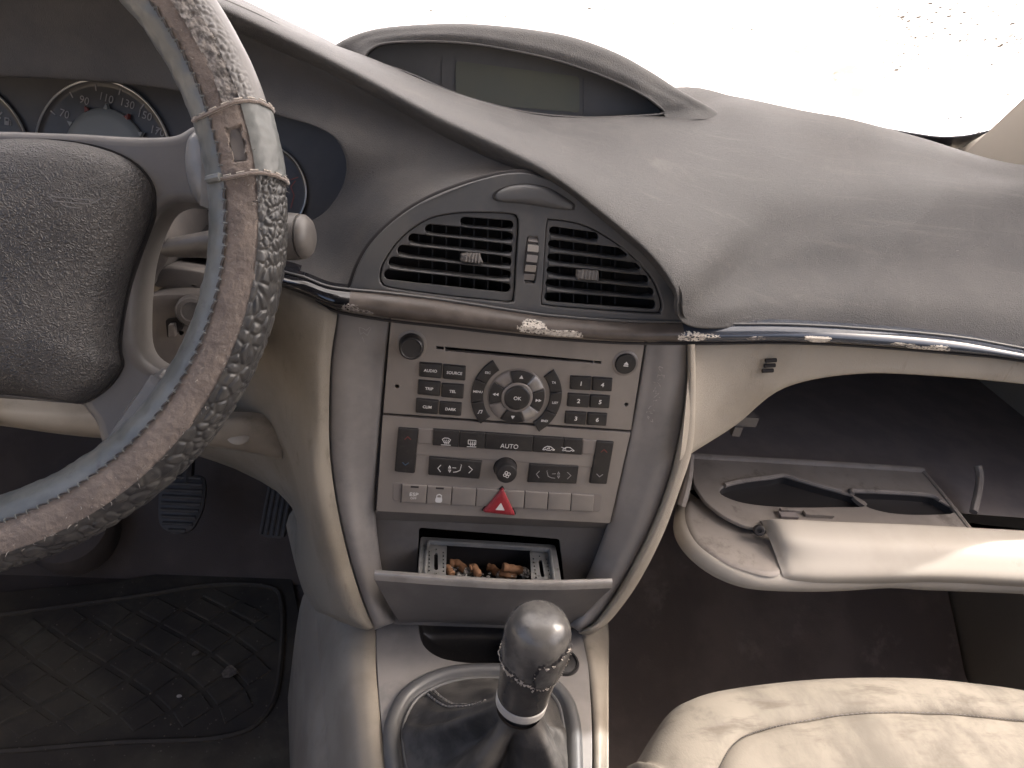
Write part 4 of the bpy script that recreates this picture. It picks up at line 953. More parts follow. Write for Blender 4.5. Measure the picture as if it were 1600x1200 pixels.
def butt(name, p0, p1, r, label, bend=0, m='butt', ash=True):
    p0, p1 = np.array(p0), np.array(p1); mid = (p0 + p1) / 2 + np.array([0, bend, abs(bend) * .3])
    path = cr([p0, mid, p1], 5); n = len(path)
    rad = [r * (1 + .10 * math.sin(i * 1.7)) for i in range(n)]
    V, Fc = tube(path, rad, 12)
    b = mk(name, V, Fc, M[m]); tag(b, label, 'cigarette end', 'cigarette ends in the ashtray')
    d = (p1 - p0) / np.linalg.norm(p1 - p0)
    if ash:
        V, Fc = tube(np.array([p1 - d * .0003, p1 + d * .002, p1 + d * .0055 + np.array([.0003, 0, -.001]), p1 + d * .007]), [r * .98, r * 1.0, r * .8, r * .3], 10)
        mk('burnt_end', V, Fc, M['buttp'], b)
def TH_(x, y, z): return UZ(x, y, z)
butt('cigarette_end', TH_(786, 886, .358), TH_(816, 892, .354), .0040, 'long orange cigarette end lying against the right grate', 0)
butt('cigarette_end', TH_(734, 888, .355), TH_(748, 900, .354), .0036, 'bent tan cigarette end in the middle of the ashtray', .004, ash=False)
butt('cigarette_end', TH_(703, 880, .352), TH_(727, 891, .351), .0037, 'crumpled brown cigarette end beside the left grate', .003)
butt('cigarette_end', TH_(698, 886, .354), TH_(706, 899, .354), .0035, 'short cigarette end standing against the left grate', 0, ash=False)
butt('cigarette_end', TH_(782, 894, .350), TH_(806, 899, .350), .0038, 'tan cigarette end half hidden under the long orange one', -.002, ash=False)
butt('cigarette_end', TH_(762, 886, .345), TH_(778, 897, .345), .0036, 'dark stained cigarette end deep in the ash behind the others', .002)
rp = []
for i in range(70):
    x, y = (rng.normal(714, 8), rng.normal(895, 3)) if i < 25 else (rng.normal(818, 9), rng.normal(899, 4)) if i < 50 else (rng.uniform(700, 830), rng.uniform(893, 904))
    c = UZ(min(max(x, 699), 833), min(max(y, 882), 905), rng.uniform(.347, .356)); r0 = rng.uniform(.0008, .0026)
    V = [c + r0 * np.array(d) * rng.uniform(.5, 1.2) for d in ((1, 0, 0), (0, 1, 0), (-1, 0, 0), (0, -1, 0), (0, 0, .8), (0, 0, -.8))]
    rp.append((V, [(0, 1, 4), (1, 2, 4), (2, 3, 4), (3, 0, 4), (1, 0, 5), (2, 1, 5), (3, 2, 5), (0, 3, 5)]))
V, Fc = join(rp); o = mk('ash', V, Fc, M['ashp'], None, smooth=False); tag(o, 'grey flakes of cigarette ash scattered in the ashtray', 'ash', kind='stuff')

# ================================================================== CENTRE CONSOLE
ZC = .28
PZ = Plane((0, -.1, ZC), (1, 0, 0), (0, 1, 0))
con = thing('centre_console', 'grey and beige centre console round the gear lever', 'console', (0, -.1, 0))
K_ = lambda x, y: PZ.uv(x, y)
plo = [K_(588, 985), K_(602, 972), K_(640, 962), K_(770, 962), K_(870, 968), K_(905, 984), K_(917, 1020), K_(922, 1080), K_(925, 1140), K_(925, 1215), K_(922, 1330), K_(622, 1330), K_(606, 1210), K_(596, 1130), K_(590, 1060)]
trayh = [K_(*p) for p in ((655, 975), (668, 964), (760, 963), (812, 970), (816, 1000), (800, 1036), (740, 1036), (690, 1028), (662, 1008))]
boot_c = K_(752, 1178); 
bo = [K_(*p) for p in ((598, 1160), (604, 1120), (630, 1078), (680, 1050), (740, 1040), (810, 1043), (860, 1058), (892, 1090), (906, 1130), (910, 1180), (908, 1240), (880, 1300), (760, 1330), (640, 1300), (606, 1220))]
bi = [K_(*p) for p in ((622, 1160), (630, 1122), (655, 1088), (695, 1064), (745, 1055), (805, 1057), (846, 1072), (872, 1098), (884, 1135), (887, 1180), (884, 1235), (860, 1285), (760, 1310), (660, 1285), (630, 1220))]
def sm2(p, n=5): return ccw([tuple(q) for q in cr(p, n, closed=True)])
plate('top_plate', [ccw([tuple(q) for q in cr(plo, 3, closed=True)]), sm2(trayh), sm2(bi)], PZ, -.006, 0, M['frame'], con, .0006)
V, Fc = scaleloft(sm2(trayh), [(1, -.001), (.97, -.006), (.9, -.018), (.7, -.024), (.3, -.026)], PZ); mk('coin_tray', V, Fc, M['key'], con)
cs = K_(880, 1035)
V, Fc = lathe(PZ.w(*cs, 0), (0, 0, 1), [(-.001, .0150), (.001, .0150), (.0022, .0140), (.0022, .0125), (.0008, .0120), (.0012, .0100), (.0022, .006), (.0024, .001)], 36); mk('lighter_socket', V, Fc, M['key'], con)
# beige sides
def side_rows(L, flip): return loftobj('side_trim', L, M['beigec'], con, 6, 5, sharp=70, flip=flip)
zl = lambda x, y, z: UZ(x, y, z)
L = []
for (a, b, c, d, e) in (((585, 940), (560, 950), (520, 930), (492, 900), (478, 850)), ((586.5, 985), (562, 992), (528, 985), (497, 965), (480, 910)), ((588, 1050), (566, 1055), (533, 1052), (503, 1040), (490, 1000)), ((595, 1130), (572, 1135), (542, 1135), (510, 1130), (495, 1100)), ((605, 1212), (580, 1216), (550, 1216), (517, 1214), (500, 1200)), ((622, 1340), (590, 1345), (562, 1345), (530, 1342), (512, 1330))):
    p4 = zl(*d, .215); p5 = p4 + np.array([-.006, 0, -.05]); p6 = p4 + np.array([-.03, 0, -.21])
    L.append([zl(*a, ZC - .004), zl(*a, ZC) + np.array([-.0012, 0, .0004]), zl(*b, ZC + .002), zl(*c, ZC - .012), p4, p4 + np.array([-.0015, 0, -.006]), p5 + np.array([-.010, 0, 0]), p6])
side_rows(L, True)
L = []
for (a, b, c) in (((906, 950), (920, 955), (946, 960)), ((907, 986), (922, 990), (948, 995)), ((919, 1050), (933, 1050), (948, 1050)), ((926, 1130), (938, 1130), (948, 1130)), ((927, 1212), (938, 1212), (948, 1212)), ((924, 1340), (936, 1340), (946, 1340))):
    p3 = zl(*c, ZC - .006)
    L.append([zl(*a, ZC - .004), zl(*a, ZC) + np.array([.0012, 0, .0004]), zl(*b, ZC + .0015), p3, p3 + np.array([.002, 0, -.012]), p3 + np.array([-.004, 0, -.1]), p3 + np.array([-.004, 0, -.275])])
side_rows(L, False)

# ================================================================== GEAR LEVER
gl_ = thing('gear_lever', 'gear lever with worn peeling leather knob and black leather gaiter', 'gear lever', PZ.w(*boot_c, 0))
V, Fc = ringloft(sm2(bo, 6), [(0, -.001), (.0005, .004), (.004, .0075), (.008, .0078), (.0115, .0055), (.0125, .0025), (.0138, .0022), (.0145, .0042), (.0158, .0048), (.0175, .003), (.019, -.004)], PZ, cap=False)
mk('gaiter_frame', V, Fc, M['vent'], gl_, sharp=80)
rb_ = UD(815, 1093, .492)                       # centre of the collar under the knob
ax = np.array([.02, .05, 1.0]); ax /= np.linalg.norm(ax)
bi3 = np.array([PZ.w(*p, .001) for p in cr(bi, 8, closed=True)])
nb = len(bi3); topc = rb_ - ax * .010
rows = []
# align the ring of the top with the ring of the base by angle
cb = bi3.mean(0); angs = np.arctan2(bi3[:, 1] - cb[1], bi3[:, 0] - cb[0])
lev = np.linspace(0, 1, 26)
for t in lev:
    s = 1 - t; prof = s ** 1.25
    c = cb * (1 - t ** .8) + topc * t ** .8
    row = []
    for k in range(nb):
        a = angs[k]; rad = np.linalg.norm(bi3[k][:2] - cb[:2])
        rr0 = .0155
        r_ = rr0 + (rad - rr0) * prof
        # gathered folds
        f = 0
        for a0, wd, amp in ((R(232), .22, .024), (R(200), .22, -.016), (R(165), .25, .004), (R(120), .2, -.003), (R(265), .22, -.016), (R(315), .4, .016), (R(60), .3, -.004), (R(90), .3, .005), (R(20), .25, -.005)):
            d = (a - a0 + math.pi) % (2 * math.pi) - math.pi
            f += amp * math.exp(-(d / wd) ** 2)
        f += .0022 * math.sin(11 * a + 2.5 * math.sin(2 * a)) * (1 if math.sin(a) < .5 else .4)
        r_ += f * math.sin(math.pi * min(1, t * 1.02)) ** .8
        z = ZC + .001 + (topc[2] - ZC) * (t ** 1.05) - .010 * math.sin(math.pi * t) * (1 if math.sin(a) > .2 else .4) * (1 - t)
        p = np.array([c[0] + r_ * math.cos(a), c[1] + r_ * math.sin(a), z])
        p += .0016 * np.array(noise.noise_vector(Vector(p * 45))) * math.sin(math.pi * t)
        row.append(p)
    rows.append(row)
g = np.array(rows); V, Fc = gridmesh(g, closed=True); gm = mk('gaiter', V, Fc, M['boot'], gl_, sharp=80)
def seam(k, off):
    out = []
    for i in range(1, 20):
        p = g[i][k]; q = g[i][(k + off) % nb]; out.append(p + (p - np.array([cb[0], cb[1], p[2]])) * .012 + np.array([0, 0, .0005]) + (q - p) * .0)
    return np.array(out)
for a0 in (R(138), R(42)):
    k0 = int(np.argmin(abs((angs - a0 + math.pi) % (2 * math.pi) - math.pi)))
    V, Fc = tube(cr(seam(k0, 0), 3), .0015, 6); mk('seam', V, Fc, M['boot'], gl_)
    parts = []
    for off in (-1, 1):
        s = cr(np.array([g[i][(k0 + off) % nb] + np.array([0, 0, .0010]) for i in range(1, 20)]), 3)
        for i in range(0, len(s) - 2, 3): parts.append(tube(s[i:i + 3], .0009, 5))
    V, Fc = join(parts); tag(mk('stitching', V, Fc, M['frame'], gl_), kind='stuff')
V, Fc = lathe(rb_, ax, [(-.012, .012), (-.006, .0125), (-.004, .0155), (-.003, .0160)], 40); mk('lever_sleeve', V, Fc, M['dark'], gl_)
V, Fc = lathe(rb_, ax, [(-.003, .0155), (-.0025, .0172), (.0035, .0175), (.004, .0170)], 48); mk('collar_ring', V, Fc, M['collar'], gl_)
prof = np.array([(.004, .0168), (.006, .0174), (.016, .0180), (.028, .0191), (.040, .0206), (.050, .0216), (.058, .0218), (.065, .0211), (.071, .0190), (.0755, .0153), (.078, .0107), (.0793, .006), (.0797, .0008)])
pf = cr(prof, 6)
nn_ = 160; b_ = np.cross(ax, np.array([0, 1, 0.])); b_ /= np.linalg.norm(b_); a_ = np.cross(b_, ax)
V = []; Fc = []; idx = []
flapmask = np.zeros((len(pf), nn_))
for i, (t, r) in enumerate(pf):
    for j in range(nn_):
        gph = 2 * math.pi * j / nn_                          # 0 = +Y, rotates
        dirv = math.cos(gph) * a_ + math.sin(gph) * b_
        p = rb_ + ax * t + r * dirv
        q = Vector(p * 160)
        worn = t - .040 + .007 * noise.noise(Vector(p * 130)) + .003 * noise.noise(Vector(p * 420))
        # the loose flap on the right front
        gd = (gph - R(212) + math.pi) % (2 * math.pi) - math.pi
        fl_ = 1.0 if (abs(gd + .02) < .62 + .1 * noise.noise(Vector((t * 120, 3, 1))) and .034 < t + .002 * noise.noise(Vector((gph * 6, 1, 0))) < .0600 + .004 * math.sin(gd * 4)) else 0.0
        flapmask[i, j] = fl_ if fl_ else (.5 if worn > 0 else 0)
        dsp = (.0010 if fl_ else 0) + (-.0004 if (worn > 0 and not fl_) else 0) + .00012 * noise.noise(q)
        if abs(worn) < .0022 and not fl_: dsp += .0007 * (1 + noise.noise(Vector(p * 900)))
        V.append(p + dsp * (dirv * min(1, r / .015) + ax * (1 - min(1, r / .0236))))
nr_ = len(pf)
for i in range(nr_ - 1):
    for j in range(nn_):
        Fc.append((i * nn_ + j, i * nn_ + (j + 1) % nn_, (i + 1) * nn_ + (j + 1) % nn_, (i + 1) * nn_ + j))
        fm = [flapmask[i, j], flapmask[i, (j + 1) % nn_], flapmask[i + 1, j], flapmask[i + 1, (j + 1) % nn_]]
        idx.append(2 if (1.0 in fm and min(fm) < 1) else (1 if flapmask[i, j] >= .5 else 0))
Fc.append(tuple(range((nr_ - 1) * nn_, nr_ * nn_))); idx.append(1)
knob = mk('knob', V, Fc, [M['knob'], M['knobw'], M['void']], gl_, sharp=70, idx=idx)
Vn = np.array(V).reshape(nr_, nn_, 3)
# frayed edges: shreds along the border between worn and whole leather, and along the flap
sh = []
for i in range(1, nr_ - 1):
    for j in range(nn_):
        e = flapmask[i, j] != flapmask[i, (j + 1) % nn_] or flapmask[i, j] != flapmask[i + 1, j]
        border = e and rng.random() < (.35 if 1.0 in (flapmask[i, j], flapmask[i + 1, j], flapmask[i, (j + 1) % nn_]) else .95)
        if border:
            p = Vn[i, j]; dirv = p - (rb_ + ax * pf[i][0]); dirv /= np.linalg.norm(dirv) + 1e-9
            tng = Vn[i, (j + 1) % nn_] - p; tng /= np.linalg.norm(tng) + 1e-9
            w_ = rng.uniform(.0004, .0016); h_ = rng.uniform(.0003, .0013)
            d2 = tng * rng.uniform(-1, 1) + ax * rng.uniform(-1, 1)
            q = [p - tng * w_ - dirv * .0003, p + tng * w_ - dirv * .0003, p + d2 * w_ + dirv * h_, p + np.cross(tng, dirv) * w_ * 1.3 + dirv * h_ * .4]
            sh.append((q, [(0, 1, 2), (1, 3, 2), (3, 0, 2), (0, 3, 1)]))
V, Fc = join(sh); tag(mk('frayed_edge', V, Fc, M['fray'], gl_, smooth=False), kind='stuff')

# ================================================================== STEERING WHEEL
sw = thing('steering_wheel', 'steering wheel in a torn stitched leather and felt rim cover', 'steering wheel', tuple(WC))
RM, RT = .181, .0197
def rimp(g, ph, r=RT): 
    rad = RM + r * math.sin(ph)
    return PW.w(rad * math.cos(g), rad * math.sin(g), r * math.cos(ph))
def rim_patch(name, g0, g1, ng, p0, p1, np_, fn, m, off=0.0):
    G = []
    for g in np.linspace(g0, g1, ng):
        row = []
        for p in np.linspace(p0, p1, np_):
            row.append(rimp(g, p, RT + off + (fn(g, p) if fn else 0)))
        G.append(row)
    V, Fc = gridmesh(np.array(G)); return mk(name, V, Fc, m, sw, sharp=70)
def nz(g, p, s, sd=0.): return noise.noise(Vector((g * RM * s, p * RT * s, sd)))
def f_strip(g, p):
    t = (p - R(-130)) / R(105)
    return .0006 * nz(g, p, 120) + .0010 * math.sin(math.pi * min(1, max(0, t))) ** .5 + .00035 * nz(g * .3, p, 500, 4.)
def f_felt(g, p): return -.0004 + .0005 * nz(g, p, 60) + .0004 * nz(g, p, 320, 2.) + .0002 * nz(g, p, 900, 5.)
def f_croc(g, p):
    k = .0036 + .0028 * max(0, min(1, (R(4) - g) / R(14)))
    q = Vector((g * RM / (k * 1.15), p * RT / k, 0)); d, _ = noise.voronoi(q)
    e = max(0, min(1, (d[1] - d[0]) / .30)); e = e * e * (3 - 2 * e)
    edge = min(1, max(0, (p - R(25)) / R(8)))
    return (-.0006 + .0010 * e) * (.25 + .75 * edge)
def f_bump(g, p):
    q = Vector((g * RM / .0032, p * RT / .0032, 3.)); d, _ = noise.voronoi(q)
    fade = max(0, min(1, (R(62) - p) / R(25)))
    return -.0002 + .0009 * max(0, min(1, (d[1] - d[0]) / .3)) * fade + .0004 * nz(g, p, 80)
def f_plain(g, p): return .0010 + .0005 * nz(g, p, 70) + .0003 * nz(g, p, 260, 9.)
def f_torn(g, p):
    d, _ = noise.voronoi(Vector((g * RM / .013, p * RT / .011, 8.)))
    return -.0012 + .0016 * min(1, d[0] * 1.6) + .0007 * nz(g, p, 300) + .0005 * nz(g, p, 800, 3.)
GB, GT = R(10.5), R(21.5)
rim_patch('rim_back', 0, 2 * math.pi, 120, R(150), R(232), 8, None, M['croc'])
rim_patch('inner_leather', R(-100), R(60), 420, R(-130), R(-25), 26, f_strip, M['strip'])
rim_patch('inner_leather', R(60), R(260), 80, R(-130), R(-25), 12, None, M['strip'])
rim_patch('felt_panel', R(-100), GB, 420, R(-27), R(26), 34, f_felt, M['suede'])
rim_patch('felt_panel', GB, GT, 60, R(-27), R(26), 34, lambda g, p: f_felt(g, p) + .0006 - (.0022 if (R(12.8) < g + R(.5) * nz(g, p, 200) < R(18.4) and R(-6) < p + R(3) * nz(g, p, 250, 3.) < R(15)) else 0), M['suede'])
rim_patch('felt_panel', GT, R(60), 160, R(-27), R(2), 18, f_felt, M['suede'])
rim_patch('torn_leather', GT, R(60), 220, R(0), R(27), 30, f_torn, M['torn'])
rim_patch('felt_panel', R(60), R(260), 80, R(-27), R(26), 8, None, M['suede'])
rim_patch('crocodile_leather', R(-100), GB, 560, R(24), R(150), 70, f_croc, M['croc'])
rim_patch('plain_leather', GB, GT, 70, R(24), R(150), 50, f_plain, M['strip'])
rim_patch('plain_leather', GT, R(60), 200, R(25), R(150), 60, f_bump, M['hub'])
rim_patch('crocodile_leather', R(60), R(260), 80, R(24), R(150), 14, None, M['croc'])
# dark floor of the torn hole in the felt
rim_patch('felt_hole', R(13.1), R(18.0), 30, R(-5), R(14), 16, lambda g, p: -.0012 + .0007 * nz(g, p, 200) - .001 * max(0, (g - R(16.4)) / R(2)), M['col'])
# stitched edge between leather and felt
st = []
for g in np.arange(R(-100), R(56), .034):
    if GB - .03 < g < GB + .01: continue
    pts = []
    for t in np.linspace(0, 1, 5):
        pts.append(rimp(g + .024 * t, R(-25) + R(3.2) * (t - .5), RT + .0006 + .0005 * math.sin(math.pi * t)))
    st.append(tube(np.array(pts), .00052, 6))
V, Fc = join(st); tag(mk('stitching', V, Fc, M['thread'], sw), kind='stuff')
sc_ = []
for g in np.arange(R(-100), R(56), .034):
    pts = [rimp(g + .026, R(-25) + (k - 2) * .03, RT + .0004 + .0003 * (2 - abs(k - 2))) for k in range(5)]; sc_.append(tube(np.array(pts), .0004, 5))
V, Fc = join(sc_); tag(mk('stitch_pull', V, Fc, M['strip'], sw), kind='stuff')
for g0, m_ in ((GB, 'threadl'), (GT, 'threadl')):
    pts = np.array([rimp(g0 + .006 * math.sin(p * 3) + .002 * nz(0, p, 300), p, RT + .0016 + .0004 * nz(g0, p, 400)) for p in np.linspace(R(-60), R(125), 50)])
    V, Fc = tube(pts, .0010, 7); mk('seam_cord', V, Fc, M['suede'], sw)
    p2 = pts.copy() + PW.ey * .0016
    parts = []
    for i in range(0, 48, 5): parts.append(tube(p2[i:i + 4], .00045, 5))
    V, Fc = join(parts); tag(mk('stitching', V, Fc, M[m_], sw), kind='stuff')
V, Fc = tube(np.array([rimp(GB + .001, p, RT + .0022) for p in np.linspace(R(-50), R(-25), 12)]), .0022, 8); mk('cord_knot', V, Fc, M['strip'], sw)
fz = []
for i in range(260):
    g = rng.uniform(R(-95), R(50)); p = R(24) + rng.normal(0, .05) if i % 3 else R(rng.uniform(-15, 24))
    if i < 60: g = GB + rng.normal(0, .01); p = R(rng.uniform(-15, 120))
    a = rimp(g, p, RT); l = rng.uniform(.0006, .0020); d = rng.normal(0, 1, 3); n_ = a - rimp(g, p, RT - .01); n_ /= np.linalg.norm(n_); d = d / np.linalg.norm(d) + n_ * .7
    fz.append(tube(np.array([a, a + d * l * .5, a + d * l + rng.normal(0, .0006, 3)]), [.00022, .00018, .0001], 4))
V, Fc = join(fz); tag(mk('loose_fibres', V, Fc, M['torn'], sw), kind='stuff')
# hub
def half(px, h=0.0):
    r = [tuple(PW.uv(x, y, h)) for x, y in px]
    return r
def mirror(r): return ccw(r + [(-a, b) for a, b in r[::-1]])
fr_px = [(-120, 202), (0, 203), (60, 205), (130, 207.5), (200, 212), (255, 212), (280, 207), (302, 195), (334, 200), (338, 310), (310, 318), (280, 316), (256, 326), (240, 350), (226, 385), (218, 420), (213, 470), (212, 520), (215, 545), (225, 563), (246, 577), (272, 590), (235, 640), (188, 702), (168, 735), (150, 668), (135, 645), (124, 634), (80, 630), (0, 622), (-100, 612)]
hf = half(fr_px, -.012)
def soft(r, n=3): 
    q = cr(np.array(r), n); return [tuple(p) for p in q]
V, Fc = ringloft(mirror(soft(hf)), [(0, 0)], PW)
plate('hub_frame', [mirror(soft(hf))], PW, -.044, -.0105, M['hub'], sw, .006, 4, 60)
pd_px = [(-120, 222), (0, 222), (60, 220), (110, 223), (160, 233), (200, 250), (226, 274), (238, 300), (236, 335), (222, 375), (206, 420), (194, 470), (186, 520), (185, 550), (188, 572), (172, 598), (150, 617), (128, 628), (100, 625), (50, 618), (0, 613), (-100, 604)]
pu = half(pd_px, -.008)
po = mirror(soft(pu))
V, Fc = ringloft([p for p in po], [(-.0012, -.013), (-.0012, -.0085), (.0, -.0085)], PW); mk('pad_gap', V, Fc, M['void'], sw, smooth=False)
V, Fc = scaleloft(po, [(1.0, -.016), (1.0, -.008), (.995, -.003), (.98, .003), (.95, .009), (.90, .014), (.82, .019), (.70, .0235), (.55, .027), (.40, .029), (.25, .030), (.1, .0305)], PW)
horn = mk('horn_pad', V, Fc, M['horn'], sw, sharp=80)
hu, hv = PW.uv(118, 312, .022)
stroke('horn_symbol', [[(hu - .012, hv), (hu - .008, hv - .002), (hu + .008, hv - .0015), (hu + .013, hv + .002)], [(hu - .012, hv), (hu + .009, hv + .0005)], [(hu - .006, hv - .0028), (hu - .003, hv - .0042), (hu + .004, hv - .004)]], .0005, PW, .0242, M['hub'], horn)
for px_ in (((286, 216), (303, 197), (332, 188), (350, 205), (350, 335), (322, 326), (298, 308), (284, 262)), ((246, 577), (262, 583), (272, 600), (180, 730), (164, 738), (157, 700), (186, 645), (216, 607))):
    for s in (1, -1):
        q = [(s * a, b) for a, b in half(px_, .0)]
        plate('spoke_sleeve', [ccw([tuple(p) for p in cr(q, 4, closed=True)])], PW, -.034, .003, M['sleeve'], sw, .012, 6, 80)

# ================================================================== COLUMN, STALK, CLUSTER
colm = thing('steering_column', 'grey brown steering column cowl with ignition switch behind the wheel', 'steering column', (-.30, .05, .55))
def block(name, px, Y0, Y1, m, parent, shrink=.93, bev=.004):
    f = [UY(x, y, Y0) for x, y in px]; c = sum(f) / len(f)
    r0 = cr(np.array(f), 4, closed=True)
    rows = [c + (r0 - c) * .05 , c + (r0 - c) * .9, c + (r0 - c) * .985 + np.array([0, .0012, 0]), r0 + np.array([0, bev, 0])]
    rb2 = r0 + np.array([0, Y1 - Y0, -(Y1 - Y0) * .25]); rows.append(c + (rb2 - c) * 1.0)
    V, Fc = gridmesh(np.array(rows), closed=True); return mk(name, V, Fc, m, parent, sharp=50)
block('lower_cowl', [(216, 480), (232, 464), (290, 461), (345, 470), (372, 495), (360, 545), (318, 588), (262, 592), (222, 570), (212, 520)], .0, .14, M['col'], colm)
block('upper_cowl', [(150, 330), (215, 326), (248, 350), (262, 400), (246, 430), (236, 450), (200, 462), (140, 470)], .02, .15, M['col'], colm)
block('stalk_housing', [(240, 425), (262, 418), (340, 430), (372, 448), (370, 480), (330, 472), (262, 452), (238, 446)], .025, .14, M['col'], colm)
ig = UY(300, 486, -.004)
V, Fc = lathe(ig, (.15, -.95, .25), [(-.02, .011), (0, .011), (.003, .0095), (.0035, .007), (.001, .0065)], 32); mk('ignition_barrel', V, Fc, M['stalk'], colm)
PI_ = Plane(UY(268, 510, -.002), (1, 0, 0), (0, .1, 1))
sl_ = plate('lever_slot', [roundpoly(PI_.uvs([(259, 499), (283, 496), (287, 514), (262, 528)]), .002)], PI_, -.006, .0006, M['void'], colm)
plate('lever_tab', [roundpoly(PI_.uvs([(266, 504), (276, 503), (278, 522), (266, 524)]), .001)], PI_, -.002, .005, M['col'], sl_, .0008)
stalk = thing('wiper_stalk', 'grey wiper stalk with round end cap right of the steering wheel', 'stalk', tuple(UY(245, 392, .03)))
pth = cr([UY(236, 392, .03), UY(262, 388, .025), UY(300, 384, .018), UY(345, 380, .010), UY(390, 374, .004), UY(430, 370, -.001), UY(470, 370, -.005)], 6)
tt_ = np.linspace(0, 1, len(pth)); rad = np.interp(tt_, (0, .1, .3, .5, .62, .75, .95, 1), (.0048, .0055, .0078, .0098, .0115, .0152, .0158, .0150))
V, Fc = tube(pth, rad, 28); mk('shaft', V, Fc, M['stalk'], stalk)
d = pth[-1] - pth[-4]; d /= np.linalg.norm(d); e0 = pth[-1]
V, Fc = lathe(e0, d, [(-.0005, .0140), (.001, .0143), (.0016, .0148), (.003, .0146), (.006, .0122), (.0078, .0085), (.0086, .004), (.0088, .0005)], 32, ref=(0, 0, 1)); mk('end_cap', V, Fc, M['stalk'], stalk)
wm_ = pth[-6]; PSY = Plane(wm_ + np.array([0, -.0140, .0066]), d, (0, .42, .9))
plate('wiper_symbol', [ccw([(-.006, -.002), (-.002, -.002), (-.004, .0018)])], PSY, 0, .0004, M['white'], stalk)
plate('wiper_symbol', [ccw([(-.001, -.002), (.003, -.002), (.001, .0018)])], PSY, 0, .0004, M['white'], stalk)
lw = pth[18]; PSL = Plane(lw + np.array([0, -.008, .006]), d, (0, .5, .85))
clus = thing('instrument_cluster', 'instrument cluster with grey ringed dials behind the steering wheel', 'instrument cluster', tuple(PC.o))
big = [(-400, 60), (-100, 85), (100, 100), (320, 128), (450, 165), (530, 195), (575, 245), (565, 300), (520, 350), (470, 375), (430, 390), (200, 385), (-400, 360)]
plate('cluster_face', [ccw([tuple(p) for p in cr(PC.uvs(big), 4, closed=True)])], PC, -.008, 0, M['gfaceb'], clus)
mk('lower_shroud', *gridmesh(surf([yy([(-200, 332, .155), (100, 338, .145), (240, 346, .135), (440, 362, .112)]), yy([(-200, 352, .10), (100, 357, .10), (240, 362, .10), (440, 372, .092)])], 3, 4)), M['dark'], clus)
def gauge(name, cx, cy, rpx, dark=True):
    c = PC.uv(cx, cy); r = abs(PC.uv(cx + rpx, cy)[0] - c[0])
    V, Fc = lathe(PC.w(*c, 0), PC.n, [(-.001, r * 1.0), (.0022, r * 1.0), (.0028, r * .985), (.0022, r * .965), (.0005, r * .93), (.0004, r * .9)], 96, ref=tuple(PC.ex)); dl = mk(name, V, Fc, M['gauge'], clus, sharp=60)
    t = [PC.w(c[0] + r * .988 * math.cos(a), c[1] + r * .988 * math.sin(a), .0026) for a in np.linspace(0, 2 * math.pi, 97)]
    V, Fc = tube(np.array(t), r * .012 + .0003, 6, cap=False); mk('ring', V, Fc, M['chrome'], dl)
    return dl, c, r
sp, c, r = gauge('speed_dial', 164, 246, 110)
for i, (x, y, s) in enumerate(((102, 178, '70'), (133, 157, '90'), (167, 153, '110'), (200, 162, '130'), (227, 180, '150'), (247, 205, '170'))):
    q = PC.uv(x, y); text(s, PC, q[0], q[1], .0090, .0010, M['grey_print'], sp, rot=R(-8), name='numeral')
tk = []
for a in (150, 126, 102, 80, 57, 34, 20):
    a_1 = R(a); 
    for rr0, rr1 in ((.86, .93),): tk.append([(c[0] + r * rr0 * math.cos(a_1), c[1] + r * rr0 * math.sin(a_1)), (c[0] + r * rr1 * math.cos(a_1), c[1] + r * rr1 * math.sin(a_1))])
stroke('tick_mark', tk, .0011, PC, .0008, M['grey_print'], sp)
q = PC.uv(168, 240); r2 = abs(PC.uv(232, 240)[0] - q[0])
V, Fc = lathe(PC.w(*q, 0), PC.n, [(0, r2), (.003, r2), (.0045, r2 * .96), (.0055, r2 * .8), (.006, .001)], 64, ref=tuple(PC.ex)); dm = mk('dial_centre', V, Fc, M['dome'], sp)
for a in (150, 120, 92, 62, 35):
    a1 = R(a); pc = (q[0] + r2 * 1.04 * math.cos(a1), q[1] + r2 * 1.04 * math.sin(a1)); dx, dy = math.cos(a1), math.sin(a1); s = .0022
    plate('pointer_mark', [ccw([(pc[0] + dx * s, pc[1] + dy * s), (pc[0] - dx * s - dy * s, pc[1] - dy * s + dx * s), (pc[0] - dx * s + dy * s, pc[1] - dy * s - dx * s)])], PC, .001, .0046, M['redp'] if a in (120, 62) else M['dome'], dm)
fu, c, r = gauge('fuel_dial', -46, 238, 98)
q = PC.uv(13, 190)
plate('pump_symbol', [rr(q[0] - .0007, q[1], .0042, .0062, .0005), rr(q[0] - .0007, q[1] + .0012, .0026, .0018, .0002)], PC, .0006, .0010, M['grey_print'], fu)
stroke('pump_hose', [[(q[0] + .0014, q[1] + .002), (q[0] + .003, q[1] + .001), (q[0] + .0032, q[1] - .002), (q[0] + .0024, q[1] - .0026)]], .0006, PC, .0008, M['grey_print'], fu)
stroke('tick_mark', [[PC.uv(0, 180), PC.uv(4, 176)], [PC.uv(-2, 188), PC.uv(2, 184)]], .0012, PC, .0008, M['grey_print'], fu)
tm, c, r = gauge('temperature_dial', 414, 297, 68)
stroke('tick_mark', [[PC.uv(462, 283), PC.uv(455, 292), PC.uv(460, 305), PC.uv(455, 325)], [PC.uv(455, 281), PC.uv(466, 277)]], .0008, PC, .0008, M['redp'], tm)
g3, c, r = gauge('small_dial', 340, 290, 50)

